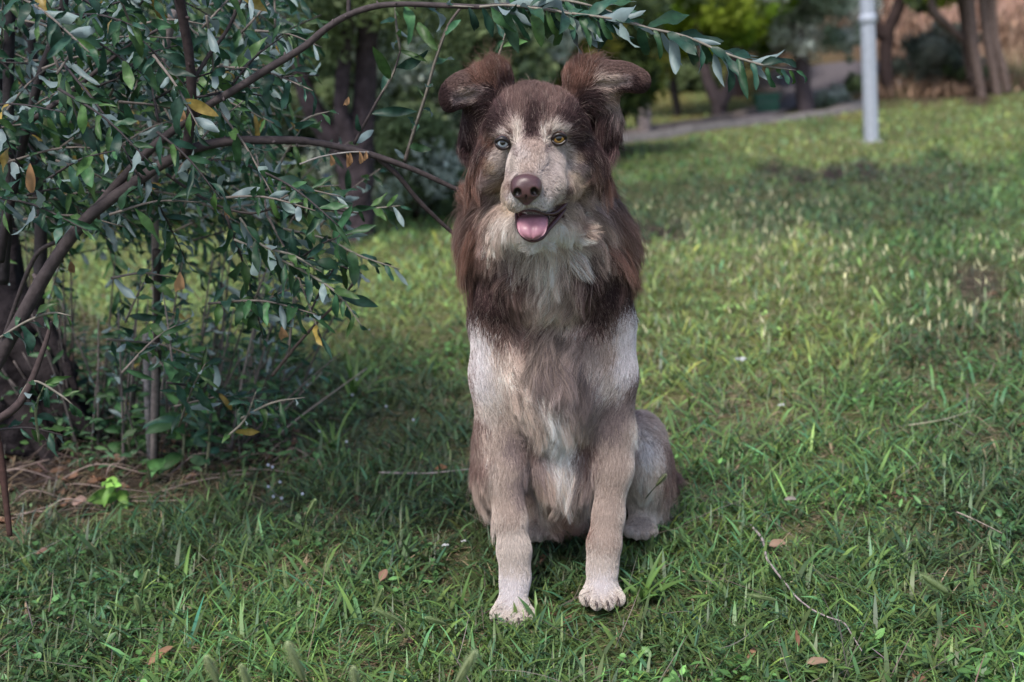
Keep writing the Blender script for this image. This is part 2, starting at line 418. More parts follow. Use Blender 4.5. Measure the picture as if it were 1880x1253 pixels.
DK, RB, MB = (.048, .027, .028), (.135, .070, .054), (.150, .094, .084)
TN, CR, WH = (.44, .335, .29), (.66, .57, .52), (.85, .80, .86)
WF, C2, W2, SW, C3 = (.56, .475, .445), (.82, .71, .63), (.84, .78, .77), (.76, .70, .72), (.86, .73, .63)
GB, YT, PB = (.31, .24, .235), (.48, .375, .29), (.50, .395, .345)
FURMAP = [
 (980,165,MB,22),(940,175,MB,20),(1030,172,MB,22),(985,200,DK,20),(955,195,MB,14),(1010,198,MB,14),(925,200,DK,16),(1050,200,DK,20),
 (975,232,DK,11),(976,215,DK,12),(929,322,GB,5),(931,345,MB,5),(928,366,GB,6),(944,280,GB,4),(1008,276,GB,4),(1048,335,GB,6),(1030,383,MB,5),(944,214,C2,14),(951,232,C2,12),(932,218,TN,9),(912,240,CR,9),(905,252,TN,8),(999,216,TN,12),(1003,230,C2,12),  # small grey-brown points by muzzle and inner eyes paint crease shading
 (1022,224,C2,12),(1042,234,C2,10),(1050,246,TN,9),(935,238,MB,5),(1010,238,MB,5),(975,265,TN,10),(962,280,WF,12),(985,285,PB,12),(968,305,PB,13),(970,322,GB,9),
 (892,230,DK,15),(888,265,RB,13),(900,215,DK,14),(1080,215,DK,18),(1076,250,DK,17),(1088,280,DK,17),(1062,240,MB,10),
 (908,285,WF,11),(916,308,WF,13),(926,338,TN,11),(895,312,YT,9),(884,338,GB,9),(908,362,YT,15),(900,385,TN,12),(880,310,RB,10),(876,285,DK,10),(1046,275,WF,11),(1048,300,WF,14),(1070,290,YT,9),(1078,318,GB,13),(1092,330,MB,12),
 (1062,335,YT,14),(940,305,CR,13),(938,330,WF,11),(1000,300,WF,14),(1015,325,WF,15),(1010,350,WF,14),(990,335,CR,10),(945,372,W2,12),(995,378,W2,12),(1032,345,CR,11),(1047,356,MB,7),(1058,365,YT,8),
 (930,385,YT,12),(950,435,C2,14),(1015,436,C2,14),(980,445,W2,14),(1050,395,YT,16),(1070,370,TN,15),
 (872,225,DK,14),(862,250,DK,16),(858,290,DK,16),(866,318,RB,12),(875,210,DK,18),(1125,250,DK,15),(1108,265,DK,16),(1105,295,DK,16),(1130,295,DK,13),(1122,210,GB,12),(1140,205,TN,10),(1100,190,DK,16),(1150,190,RB,12),(1128,235,GB,8),
 (808,192,DK,11),(812,170,DK,9),(828,152,MB,8),(822,204,DK,7),(838,182,GB,8),(852,174,PB,8),(862,186,PB,7),(850,146,MB,8),(870,140,RB,10),(893,132,RB,14),(908,120,RB,13),(925,145,DK,12),(898,172,DK,14),(872,168,GB,9),(845,200,DK,6),
 (1052,145,RB,16),(1065,120,RB,14),(1080,150,RB,12),(1085,170,DK,14),(1112,142,PB,9),(1132,148,PB,8),(1110,158,PB,8),(1152,150,GB,8),(1150,126,MB,8),(1120,124,MB,9),(1186,148,MB,9),(1190,165,DK,9),(1176,160,DK,7),(1168,150,DK,6),(1150,166,DK,6),(1128,178,TN,9),(1118,196,GB,8),
 (850,350,RB,20),(845,395,MB,18),(852,430,MB,18),(865,460,RB,18),(848,500,RB,20),(880,492,MB,14),(876,372,MB,16),(892,405,TN,13),(908,420,CR,12),(903,455,TN,15),(882,455,GB,10),(885,528,MB,16),
 (930,425,CR,18),(938,460,CR,18),(960,490,C3,20),(1000,470,C3,24),(1000,510,C3,20),(1045,440,C3,20),(1060,475,C3,18),(1020,500,C3,18),(1078,410,TN,17),(1098,440,TN,17),(1092,380,TN,16),
 (1130,350,RB,18),(1125,390,GB,16),(1150,420,MB,15),(1130,440,TN,14),(1160,480,RB,16),(1138,488,MB,14),(1100,490,TN,18),
 (925,490,TN,16),(980,532,PB,12),(930,525,MB,14),(1040,515,TN,16),
 (870,550,DK,24),(872,582,DK,15),(905,560,DK,20),(918,594,DK,14),(882,606,MB,9),(902,618,MB,10),(925,632,MB,10),(935,610,MB,18),(950,560,MB,18),(975,575,TN,18),(1010,570,PB,20),(1010,620,PB,20),(1045,590,TN,18),(1035,660,TN,20),(1000,655,TN,17),
 (1110,535,DK,24),(1138,556,DK,17),(1085,560,MB,14),(1098,588,DK,13),(1150,582,MB,9),(1124,602,MB,10),(1095,618,MB,10),(1070,615,MB,15),(960,640,MB,16),(945,660,PB,16),
 (882,640,SW,16),(885,680,SW,18),(893,720,SW,16),(905,750,CR,12),(915,660,PB,14),(915,700,CR,18),(945,705,PB,16),(860,660,MB,6),(862,700,MB,7),(866,740,MB,7),
 (1148,615,SW,16),(1155,655,SW,17),(1145,700,SW,14),(1110,650,PB,16),(1095,690,PB,16),(1112,715,CR,14),(1168,720,MB,10),(1160,760,GB,12),
 (960,745,PB,20),(1000,730,GB,18),(1060,730,GB,20),(905,765,CR,18),(935,780,PB,18),(1012,765,CR,12),(1020,798,W2,12),(985,810,PB,14),(1062,800,PB,15),(1085,770,GB,20),(1130,785,GB,20),(1150,800,PB,14),
 (895,830,PB,20),(950,830,GB,18),(925,880,PB,20),(955,900,GB,14),(935,950,PB,22),(945,1000,CR,20),(945,1040,CR,20),(943,1080,SW,18),(905,900,CR,6),(911,960,CR,6),(905,860,CR,6),(955,930,GB,8),(935,1110,SW,14),(940,1135,C2,22),(921,1141,MB,3.5),(941,1145,MB,3.5),(962,1141,MB,3.5),(921,1131,GB,4),(941,1134,GB,4),(962,1131,GB,4),
 (1155,850,PB,16),(1120,850,PB,16),(1115,900,PB,20),(1112,950,PB,20),(1110,1000,PB,18),(1106,1040,CR,18),(1105,1070,SW,14),(1158,870,C2,5),(1150,910,C2,5),(1142,950,CR,5),(1096,900,CR,5),(1105,1090,SW,12),(1105,1112,C2,22),(1085,1109,MB,3.5),(1105,1113,MB,3.5),(1126,1109,MB,3.5),(1105,1102,GB,4),(1085,1099,GB,4),(1126,1099,GB,4),
 (1028,838,W2,13),(1035,878,W2,13),(1040,912,C2,14),(990,870,GB,18),(1000,920,TN,18),(1000,960,TN,16),(975,850,MB,12),(1075,850,MB,14),(1070,900,GB,16),(1060,940,PB,14),(1045,975,(.30,.18,.15),22),  # mid-brown point between belly and left-hand foreleg is painted shadow
 (1190,765,PB,24),(1180,800,C2,18),(1190,840,W2,22),(1205,880,C2,18),(1235,840,MB,14),(1225,800,PB,16),(1235,890,MB,18),(1240,930,TN,14),(1175,920,CR,18),(1175,972,CR,22),
 (872,800,MB,16),(875,860,MB,18),(880,920,TN,18),(985,972,CR,18),(1200,990,CR,14),
]
def furcol(p):
    x, y = pix(p)
    num = np.zeros((len(p), 3)); den = np.zeros(len(p)) + 1e-12
    for cx, cy, c, r in FURMAP:
        w_ = np.exp(-((x - cx) ** 2 + (y - cy) ** 2) / (2 * (0.62 * r) ** 2)) + 1e-7 / (1 + ((x - cx) ** 2 + (y - cy) ** 2) / 400) ** 2
        num += w_[:, None] * np.log(np.array(c)); den += w_
    return np.exp(num / den[:, None])
def furcol_dog(p):
    # pigment follows the coat front to back: behind the shoulders the coat turns plain mid-brown
    c = furcol(p)
    back = sstep(1.86, 1.98, p[:, 1]) * sstep(.22, .32, p[:, 2])
    return c * (1 - back[:, None]) + np.array(MB) * back[:, None]
m_skin = attr_mat("dog_coat", 0.8, 0.15)
dcol_ = furcol_dog(DV) * .55
mx_, my_ = pix(DV)
mouth = (DV[:, 1] < 1.64) & (((((mx_ - 978) / 29) ** 2 + ((my_ - 400) / 17) ** 2 < 1)) | ((((mx_ - 1022) / 27) ** 2 + ((my_ - 391) / 11) ** 2) < 1))
dcol_[mouth] = (.045, .012, .014)
dog = mesh_obj("dog", DV, DF, m_skin, dcol_, loc=DOGLOC)
tag(dog, "brown and cream shaggy dog sitting upright on the grass facing the camera, tongue out", "dog")

# ---- fur
FLOW = [ # px, py, dx, dy (image sense), lift, length m, radius of influence
 (975,300,0,-1,.25,.010,20),(975,270,0,-1,.25,.011,14),(975,235,0,-1,.25,.014,16),(975,200,0,-1,.35,.022,20),(980,165,0,-1,.45,.026,24),
 (940,200,-.4,-1,.3,.020,20),(1020,195,.4,-1,.3,.020,20),(935,170,-.4,-1,.5,.026,18),(1030,165,.4,-1,.5,.026,18),
 (925,232,-.8,-.5,.2,.010,12),(1030,225,.8,-.5,.2,.010,12),(895,240,-1,.3,.3,.022,18),(1075,240,1,.3,.3,.024,20),
 (930,290,-.8,.4,.12,.009,16),(1020,285,.8,.4,.12,.009,16),(905,300,-.8,.6,.2,.011,16),(1060,300,.9,.5,.2,.012,18),
 (945,330,-.8,.4,.12,.006,14),(1005,330,.9,.3,.12,.007,16),(950,370,-.4,1,.1,.005,12),(990,370,.5,.9,.1,.005,14),(1030,360,.9,.5,.2,.012,14),
 (966,330,0,-1,.1,.004,12),(975,425,0,1,.2,.007,16),(1015,430,.4,1,.3,.012,14),(945,430,-.4,1,.3,.012,14),(930,390,-.6,.8,.25,.014,12),(1055,385,.8,.6,.25,.016,12),
 (868,240,-.2,1,.25,.034,20),(862,300,-.5,1,.32,.046,22),(1112,230,.2,1,.25,.034,20),(1116,290,.5,1,.32,.046,22),
 (890,340,-1,.5,.35,.024,18),(1080,340,1,.5,.35,.024,18),(850,380,-1,.65,.5,.058,28),(1140,380,1,.65,.5,.058,28),
 (850,440,-.95,.7,.5,.056,24),(1150,440,.95,.7,.5,.056,24),(880,478,-.7,.8,.35,.032,18),(1125,478,.7,.8,.35,.032,18),(920,430,-.7,.8,.38,.036,22),(1070,430,.7,.8,.38,.036,22),(960,480,-.25,1,.4,.040,22),(1040,480,.25,1,.4,.040,22),(1000,460,0,1,.4,.038,22),
 (858,496,-.95,.6,.4,.042,11),(1152,490,.95,.6,.4,.042,11),(885,515,-.5,.8,.2,.026,16),(1125,512,.5,.8,.2,.026,16),(875,560,-.5,.8,.16,.025,28),(1140,560,.5,.8,.16,.025,28),(895,610,-.2,1,.10,.018,24),(1110,600,.2,1,.10,.018,24),
 (1000,545,0,1,.36,.046,26),(950,570,-.3,1,.3,.034,24),(1060,565,.3,1,.3,.034,24),(960,610,.25,1,.3,.040,20),(1070,610,-.2,1,.3,.036,20),(1015,610,.05,1,.38,.055,26),(1025,660,.05,1,.32,.050,24),
 (885,650,.15,1,.06,.014,26),(1145,650,-.15,1,.06,.014,26),(900,730,.2,1,.08,.014,26),(1130,720,-.2,1,.08,.014,26),
 (960,720,.4,1,.2,.035,26),(1080,720,-.3,1,.2,.035,26),(1020,760,.12,1,.16,.050,28),(1030,840,.12,1,.16,.058,28),(1035,910,.1,1,.18,.046,24),(990,850,.2,1,.2,.045,18),(1070,850,-.1,1,.2,.045,18),
 (1046,965,0,1,.2,.020,16),(990,950,.1,1,.2,.035,14),
 (920,820,.05,1,.1,.013,26),(935,900,.15,1,.1,.012,26),(945,980,.0,1,.08,.010,26),(945,1050,0,1,.08,.009,26),(942,1110,0,1,.1,.008,24),(940,1140,0,1,.1,.006,16),
 (1125,820,0,1,.1,.013,26),(1120,900,-.1,1,.1,.012,26),(1110,980,0,1,.08,.010,26),(1106,1050,0,1,.08,.009,26),(1105,1090,0,1,.1,.008,20),(1105,1110,0,1,.1,.006,16),
 (1190,770,.3,1,.2,.025,26),(1210,830,.3,1,.15,.022,26),(1230,890,.7,.8,.4,.036,20),(1238,910,.9,.7,.4,.040,14),(1185,900,0,1,.2,.030,20),(1176,975,0,1,.1,.007,16),(984,975,0,1,.1,.007,14),
 (875,810,-.1,1,.25,.030,22),(875,880,-.1,1,.3,.035,24),(885,930,-.2,1,.3,.045,18),
 (905,125,.1,-1,.35,.028,14),(890,148,-.4,-.8,.3,.020,12),(862,165,-1,-.1,.12,.010,14),(835,170,-1,.2,.08,.006,14),(815,190,-.6,.8,.08,.006,12),(898,172,-.8,.4,.2,.022,10),(872,184,-1,.2,.15,.013,8),
 (1070,120,0,-1,.35,.028,14),(1085,146,.5,-.6,.3,.020,12),(1115,145,1,-.1,.12,.011,14),(1150,140,1,.0,.08,.007,14),(1182,155,.7,.7,.08,.006,12),(1095,172,.8,.4,.2,.022,10),(1125,165,1,.5,.15,.018,8),
]
FA = np.array(FLOW, float)
def flow(p):
    x, y = pix(p)
    d2 = (x[:, None] - FA[None, :, 0]) ** 2 + (y[:, None] - FA[None, :, 1]) ** 2
    w_ = np.exp(-d2 / (2 * (.8 * FA[None, :, 6]) ** 2)) + 1e-6 / (1 + d2 / 400) ** 2
    w_ /= w_.sum(1, keepdims=True)
    q = w_ @ FA[:, 2:6]
    return q[:, :2], q[:, 2], q[:, 3]
def tri_sample(v, f, n, rng, wfun=None):
    t = np.vstack([f[:, [0, 1, 2]], f[:, [0, 2, 3]]])
    a, b, c = v[t[:, 0]], v[t[:, 1]], v[t[:, 2]]
    nr = np.cross(b - a, c - a); ar = np.linalg.norm(nr, axis=1)
    w_ = ar.copy()
    if wfun is not None: w_ *= wfun((a + b + c) / 3)
    i = rng.choice(len(t), n, p=w_ / w_.sum())
    r1, r2 = np.sqrt(rng.random(n)), rng.random(n)
    return a[i] * (1 - r1)[:, None] + b[i] * (r1 * (1 - r2))[:, None] + c[i] * (r1 * r2)[:, None]
def sdf_normal(p, e=0.006):
    g = np.stack([S.value(p + np.eye(3)[i] * e) - S.value(p - np.eye(3)[i] * e) for i in range(3)], 1)
    return g / (np.linalg.norm(g, axis=1)[:, None] + 1e-9)
EYEW = [P(e[0], e[1], Y) for e, Y in EYES]
NOSEW = P(966, 345, 1.505)
def bare(p):
    """where no fur grows: nose pad, eyes, inside the mouth"""
    x, y = pix(p)
    m = np.ones(len(p))
    for e in EYES:
        m *= (((x - e[0][0]) / 14.5) ** 2 + ((y - e[0][1]) / 11.3) ** 2 > 1) | (p[:, 1] > 1.7)
    front = p[:, 1] < 1.60
    m *= ~(front & (((x - 966) / 29) ** 2 + ((y - 345) / 26) ** 2 < 1))
    m *= ~(front & (((x - 978) / 30) ** 2 + ((y - 401) / 15) ** 2 < 1))
    m *= ~((p[:, 1] < 1.62) & (((x - 1018) / 24) ** 2 + ((y - 391) / 8) ** 2 < 1))
    return m
def grow(name, n, seed, K=6, rad=0.00042, wfun=None, lenmul=1.0, clump=0.55, nclump=9000, lift=1.0, stray=0.0, dark=1.0):
    rng = np.random.default_rng(seed)
    def wf(p):
        w_ = bare(p)
        facing = p[:, 1] < 2.12
        head = (pix(p)[1] < 470)
        w_ = w_ * np.where(facing, 1, .25) * np.where(head, 1.7, 1.0)
        if wfun is not None: w_ = w_ * wfun(p)
        return w_
    p0 = tri_sample(DV, DF, n, rng, wf)
    N = sdf_normal(p0)
    # only hair one could see from the front half-space or the sides
    keep = (N[:, 1] < 0.75) & (bare(p0) > 0)
    p0, N = p0[keep], N[keep]; n = len(p0)
    d2, lf, ln = flow(p0)
    jit = rng.normal(0, .12 if K > 4 else .07, (n, 2))
    lockt = np.ones((n, 1)); lk = None
    if clump > 0:
        ck = rng.choice(n, max(60, n // (130 if K > 4 else 60)), replace=False)
        kd = KDTree(len(ck))
        for j, i in enumerate(ck): kd.insert(p0[i], j)
        kd.balance()
        nl = np.array([kd.find(q)[1] for q in (p0 + rng.normal(0, .0012, p0.shape)).tolist()])
        lk = ck[nl]
        amp = (np.clip((ln - .011) / .026, .03, 1.2) * np.where(pix(p0)[1] > 730, .45, 1))[:, None]
        jit = jit + rng.normal(0, .30, (len(ck), 2))[nl] * amp
        lockt = 1 + (rng.lognormal(0, .36, (len(ck), 1))[nl] - 1) * np.clip(amp, 0, 1)
        ln = ln * (1 + .75 * (rng.random(len(ck))[nl] - .55) * np.clip(amp[:, 0], 0, 1))
    nx = fbm(p0[:, 0] * 55 + 9, p0[:, 2] * 38 + p0[:, 1] * 30, 21, 2) - .38
    d2 = d2 + jit + np.stack([nx * 1.8 * np.clip(ln * 25, .15, 1), 0 * nx], 1)
    side = N @ _R
    D = d2[:, :1] * _R[None] - d2[:, 1:2] * _U[None] + 0.0 * N
    D = D - (D * N).sum(1)[:, None] * N
    D /= np.linalg.norm(D, axis=1)[:, None] + 1e-6
    L = ln * lenmul * rng.uniform(.65, 1.15, n)
    L *= .75 + .6 * fbm(p0[:, 0] * 40, p0[:, 2] * 30, 33, 2)
    lf = lf * lift * rng.uniform(.5, 1.5, n)
    t = np.linspace(0, 1, K)[None, :, None]
    base = p0[:, None] - N[:, None] * .002
    up = N[:, None] * (lf * L)[:, None, None] * (1.6 * t - .9 * t * t)
    droop = np.array([0, 0, -1.0]) * (np.clip(L - .02, 0, 1) * .45)[:, None, None] * t ** 2
    pts = base + D[:, None] * L[:, None, None] * t + up + droop
    wob = rng.normal(0, 1, (n, 1, 3)) * (L * .06)[:, None, None] * t ** 1.5 + rng.normal(0, 1, (n, 1, 3)) * (L * .03)[:, None, None] * np.sin(t * 6)
    ph_ = rng.uniform(0, 6.28, (n, 1, 1)); wl_ = (N * .35 + np.cross(N, D))[:, None]
    cell = np.floor(p0 / .012); ph_ = 6.28 * hash2(cell[:, 0] + cell[:, 1] * 3, cell[:, 2], 5)[:, None, None] + rng.normal(0, .5, (n, 1, 1))
    pts = pts + wob + wl_ * (np.clip(L - .014, 0, .04) * np.where(pix(p0)[1] > 730, .03, .13))[:, None, None] * (np.sin(t * 7 + ph_) - np.sin(ph_)) * t
    tint = np.ones((n, 1))
    if clump > 0:
        ci = rng.choice(n, min(nclump, n // 6), replace=False)
        kd = KDTree(len(ci))
        for j, i in enumerate(ci): kd.insert(p0[i], j)
        kd.balance()
        near = np.array([kd.find(q)[1] for q in p0.tolist()])
        g = ci[near]
        w_l = (.42 * np.clip((L - .012) / .03, 0, 1))[:, None, None]
        pts = pts + (pts[lk] - pts) * w_l * t ** 1.2
        cl = clump * np.clip(L / .03, .15, 1)[:, None, None]
        off = pts[g] - pts
        pts = pts + off * cl * t ** 1.3 * (ln[g] / (ln + 1e-6)).clip(.6, 1.2)[:, None, None]
        tint = rng.lognormal(0, .17 if K > 4 else .04, (len(ci), 1))[near]
    tint = tint * lockt
    # stay outside the body
    q = pts.reshape(-1, 3)
    ids = np.nonzero(np.tile(np.arange(K), n) > 0)[0]
    for _ in range(2):
        dv = S.value(q[ids]); bad_ = dv < .0012
        ids, dv = ids[bad_], dv[bad_]
        if not len(ids): break
        q[ids] += sdf_normal(q[ids]) * (.0018 - dv)[:, None]
    # and outside the eyes, the nose pad and the mouth
    x, y = pix(q)
    ft = q[:, 1] < 1.62
    bad = ft & ((((x - 966) / 28) ** 2 + ((y - 346) / 25) ** 2 < 1) | (((x - 978) / 27) ** 2 + ((y - 408) / 26) ** 2 < 1))
    for e in EYES: bad |= (((x - e[0][0]) / 13.2) ** 2 + ((y - e[0][1]) / 10.3) ** 2 < 1) & (q[:, 1] < 1.66)
    badc = bad.reshape(n, K).any(1)
    pts = q.reshape(n, K, 3)[~badc]; p0 = p0[~badc]; D = D[~badc]; tint = tint[~badc]; L = L[~badc]; n = len(p0)
    hd = (pix(p0)[1] < 440)[:, None]
    c = furcol_dog(pts[:, K // 2 + 1] + rng.normal(0, 1, p0.shape) * np.where(hd, .0020, .0050) + D * (rng.normal(0, 1, (n, 1)) * np.where(hd, .002, .011))) * tint * rng.lognormal(0, .18 if K > 4 else .08, (n, 1)) * dark
    light = rng.random(n) < (.10 if K > 4 else .0)
    c[light] = c[light] * .55 + .45 * np.array(PB)
    hc = bpy.data.hair_curves.new(name)
    hc.add_curves([K] * n)
    hc.position_data.foreach_set("vector", (pts - DOGLOC).astype(np.float32).ravel())
    ra = hc.attributes.get("radius") or hc.attributes.new("radius", 'FLOAT', 'POINT')
    prof = np.array([1, .95, .85, .7, .5, .18, .1, .1])[:K] if K == 6 else np.linspace(1, .15, K)
    ra.data.foreach_set("value", (rad * prof[None] * rng.uniform(.7, 1.2, (n, 1))).astype(np.float32).ravel())
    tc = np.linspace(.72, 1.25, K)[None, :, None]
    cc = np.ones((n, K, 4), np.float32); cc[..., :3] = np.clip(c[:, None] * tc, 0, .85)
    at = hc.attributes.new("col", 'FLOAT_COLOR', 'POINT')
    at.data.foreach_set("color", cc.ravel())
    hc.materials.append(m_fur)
    o = bpy.data.objects.new("fur", hc); COL.objects.link(o); o.parent = dog
    return o
m_fur = attr_mat("fur", 0.55, 0.22)
grow("fur_long", 190000, 1, 7, .00030, lambda p: np.clip((flow(p)[2] - .011) / .02, 0, 1.4))
grow("fur_short", 230000, 2, 4, .00026, lambda p: np.clip(1.4 - flow(p)[2] / .03, .3, 1), clump=.12, nclump=16000, lenmul=.78)
grow("fur_wisp", 150, 4, 8, .00016, lambda p: ((pix(p)[1] < 150) & (np.abs(pix(p)[0] - 985) > 70) & (np.abs(pix(p)[0] - 985) < 115)) * 1.0, clump=0, lenmul=2.0, lift=1.0)
grow("fur_stray", 3000, 3, 6, .00016, lambda p: np.clip(flow(p)[2] / .03, .2, 1.2), clump=0, lenmul=1.05, lift=1.7)

# ---- eyes, nose, mouth
def ball(c, r, nu=24, nv=16, axis=None):
    th = np.linspace(0, np.pi, nv + 1); ph = np.linspace(0, 2 * np.pi, nu, endpoint=False)
    v = np.stack([np.sin(th)[:, None] * np.cos(ph), np.sin(th)[:, None] * np.sin(ph), np.cos(th)[:, None] * np.ones(nu)], -1)
    idx = np.arange((nv + 1) * nu).reshape(nv + 1, nu)
    f = np.stack([idx[:-1], idx[1:], np.roll(idx, -1, 1)[1:], np.roll(idx, -1, 1)[:-1]], -1).reshape(-1, 4)
    v = v.reshape(-1, 3)
    if axis is not None:
        a = np.array(axis) / np.linalg.norm(axis); x = np.cross([0, 0, 1], a); x /= np.linalg.norm(x); y = np.cross(a, x)
        v = v[:, :1] * x + v[:, 1:2] * y + v[:, 2:] * a
    return v, f
m_eye = attr_mat("eye_wet", 0.04, 0.8)
m_wet = attr_mat("nose_leather", 0.34, 0.6, mott=(900, .25), bump=(.5, .0006))
m_lip = attr_mat("lip_skin", 0.35, 0.5, mott=(300, .3))
m_tongue = attr_mat("tongue_skin", 0.38, 0.5, mott=(260, .10), bump=(.3, .0005))
for (ex, ey), EY, iris in ((EYES[0][0], EYES[0][1], ((.26, .31, .35), (.06, .07, .09))), (EYES[1][0], EYES[1][1], ((.24, .14, .035), (.07, .035, .012)))):
    c = P(ex, ey, EY); r = px2m(14.6, EY)
    gaze = CAM - c; gaze = gaze / np.linalg.norm(gaze)
    v, f = ball(c, r, 40, 48, gaze)
    ca = np.degrees(np.arccos(np.clip(v @ gaze, -1, 1)))
    colr = np.full((len(v), 3), (.09, .06, .055))
    an = np.arctan2(v @ _U, v @ _R)
    fib = .75 + .5 * noise2(an * 9 + 40, ca * .12, 3)
    iri = np.array(iris[0]) * fib[:, None]
    colr = np.where((ca < 47)[:, None], iri, colr)
    colr = np.where(((ca > 40) & (ca < 52))[:, None], np.array(iris[1]) * .35, colr)
    colr = np.where((ca < 19)[:, None], (.003, .003, .004), colr)
    eo = mesh_obj("eye", c + v * r, f, m_eye, colr, parent=dog)
    eo["label"] = "pale blue-grey eye" if ex < 980 else "amber eye"
    g = Geo(); sl_ = .12 if ex < 980 else -.06
    for up, hgt, rr, colr2 in ((1, 8.9, .0024, (.012, .007, .007)), (-1, 9.2, .0019, (.018, .010, .010))):
        ring = []
        for a in np.linspace(-1, 1, 11):
            qx = a * 14.2; qy = -up * hgt * (1 - abs(a) ** 2.2) + 1.0 + qx * sl_
            rho = px2m(math.hypot(qx, qy), EY)
            ring.append(P(ex + qx, ey + qy, EY) - np.array([0, 1, 0]) * (math.sqrt(max((r * 1.06) ** 2 - rho ** 2, 1e-6))))
        tube(g, ring, [.0008] + [rr] * 9 + [.0008], colr2, 8, 3)
    g.obj("eyelid", m_lip, dog)
def fixparent(o, par):  # sub-parts: mesh already in the dog's frame
    o.parent = par
# nose pad with nostrils, its own little volume
NS = SDF(NOSEW - .035, NOSEW + .035, .0012)
def nb(x, y, Y, rx, ry, rz, k=.006, sub=False):
    rot = np.stack([_R, np.cross(_U, _R) * -1, _U], 1)
    NS.ell(P(x, y, Y), (px2m(rx, Y), rz, px2m(ry, Y)), k, sub, rot)
nb(966, 338, 1.512, 28, 18, .016)
nb(966, 352, 1.510, 22, 19, .014)
nb(951, 349, 1.508, 12, 13, .012); nb(981, 349, 1.508, 12, 13, .012)
nb(966, 368, 1.514, 9, 9, .008)
nb(950, 353, 1.494, 6.5, 7.5, .009, .002, True); nb(981, 352, 1.494, 6.5, 7.5, .009, .002, True)
nb(941, 358, 1.498, 7, 2.5, .008, .002, True); nb(991, 357, 1.498, 7, 2.5, .008, .002, True)
nb(966, 366, 1.500, 1.2, 16, .004, .002, True)
nv_, nf_ = NS.mesh(); nv_ = smooth_mesh(nv_, nf_, 2)
nx_, ny_ = pix(nv_)
dn = np.minimum(((nx_ - 950) / 8) ** 2 + ((ny_ - 353) / 8) ** 2, ((nx_ - 981) / 8) ** 2 + ((ny_ - 352) / 8) ** 2)
ncol = np.where((dn < 1)[:, None], (.012, .006, .006), (.085, .042, .045))
mesh_obj("nose", nv_, nf_, m_wet, ncol, parent=dog)
# tongue
g = Geo()
TL = [(979, 396, 1.590, 22), (979, 398, 1.560, 25), (978, 404, 1.538, 27.5), (977, 418, 1.527, 27), (977, 430, 1.523, 22), (977, 438, 1.523, 12), (977, 441, 1.525, 3)]
tp = spline([list(P(a, b, c)) + [px2m(d, c)] for a, b, c, d in TL], 5)
nn = 13
u = np.linspace(-1, 1, nn)
vt = []
for q in tp:
    for uu in u:
        edge = (1 - abs(uu) ** 3)
        groove = -.0032 * math.exp(-(uu / .13) ** 2)
        vt.append(q[:3] + _R * q[3] * uu - np.array([0, 1, 0]) * (.004 * edge + groove) + np.array([0, 0, .002]) * edge)
vt = np.array(vt); m_ = len(tp)
idx = np.arange(m_ * nn).reshape(m_, nn)
ff = np.stack([idx[:-1, :-1], idx[1:, :-1], idx[1:, 1:], idx[:-1, 1:]], -1).reshape(-1, 4)
vb = vt + np.array([0, .004, -.001])
fb = ff[:, ::-1] + len(vt)
rimi = np.concatenate([idx[0, :], idx[1:, -1], idx[-1, -2::-1], idx[-2:0:-1, 0]])
fr = np.stack([rimi, rimi + len(vt), np.roll(rimi, -1) + len(vt), np.roll(rimi, -1)], -1)
tcol = np.tile(np.array((.37, .175, .22)), (2 * len(vt), 1))
mesh_obj("tongue", np.vstack([vt, vb]), np.vstack([ff, fb, fr]), m_tongue, tcol, parent=dog)
# dark lips: the lower rim round the tongue, and the upper one running to the corner of the mouth
g = Geo()
tube(g, [P(*q) for q in ((948, 392, 1.560), (950, 412, 1.548), (958, 432, 1.540), (975, 443, 1.536), (994, 438, 1.541), (1008, 420, 1.556), (1022, 404, 1.578), (1038, 384, 1.600))],
     [.002, .0024, .0022, .002, .0022, .0030, .0036, .002], (.085, .032, .034), 10, 6)
g.obj("lower_lip", m_lip, dog)
g = Geo()
tube(g, [P(*q) for q in ((944, 388, 1.548), (952, 390, 1.532), (966, 387, 1.524), (982, 388, 1.529), (1000, 393, 1.550), (1018, 392, 1.568), (1034, 380, 1.585), (1044, 368, 1.600))],
     [.0012, .0015, .0014, .0014, .0017, .0024, .003, .0015], (.075, .030, .032), 10, 6)
g.obj("upper_lip", m_lip, dog)
# claws on the fore paws
for cx, cy, Yp in ((941, 1127, 1.66), (1105, 1096, 1.675)):
    for dx, dy, dY in ((-29, 3, .008), (-10, 10, -.012), (11, 10, -.012), (30, 3, .008)):
        g = Geo()
        a = P(cx + dx, cy + dy + 6, Yp + dY - .022); 
        tube(g, [a + (0, .006, .003), a + (0, -.004, .002), a + (0, -.011, -.004)], [.0024, .0021, .0005], (.05, .035, .033), 6, 3)
        g.obj("claw", m_lip, dog)
# ================================================================== ground
DG, MG, YG, OL = (.084, .160, .050), (.142, .262, .066), (.275, .385, .100), (.33, .36, .08)
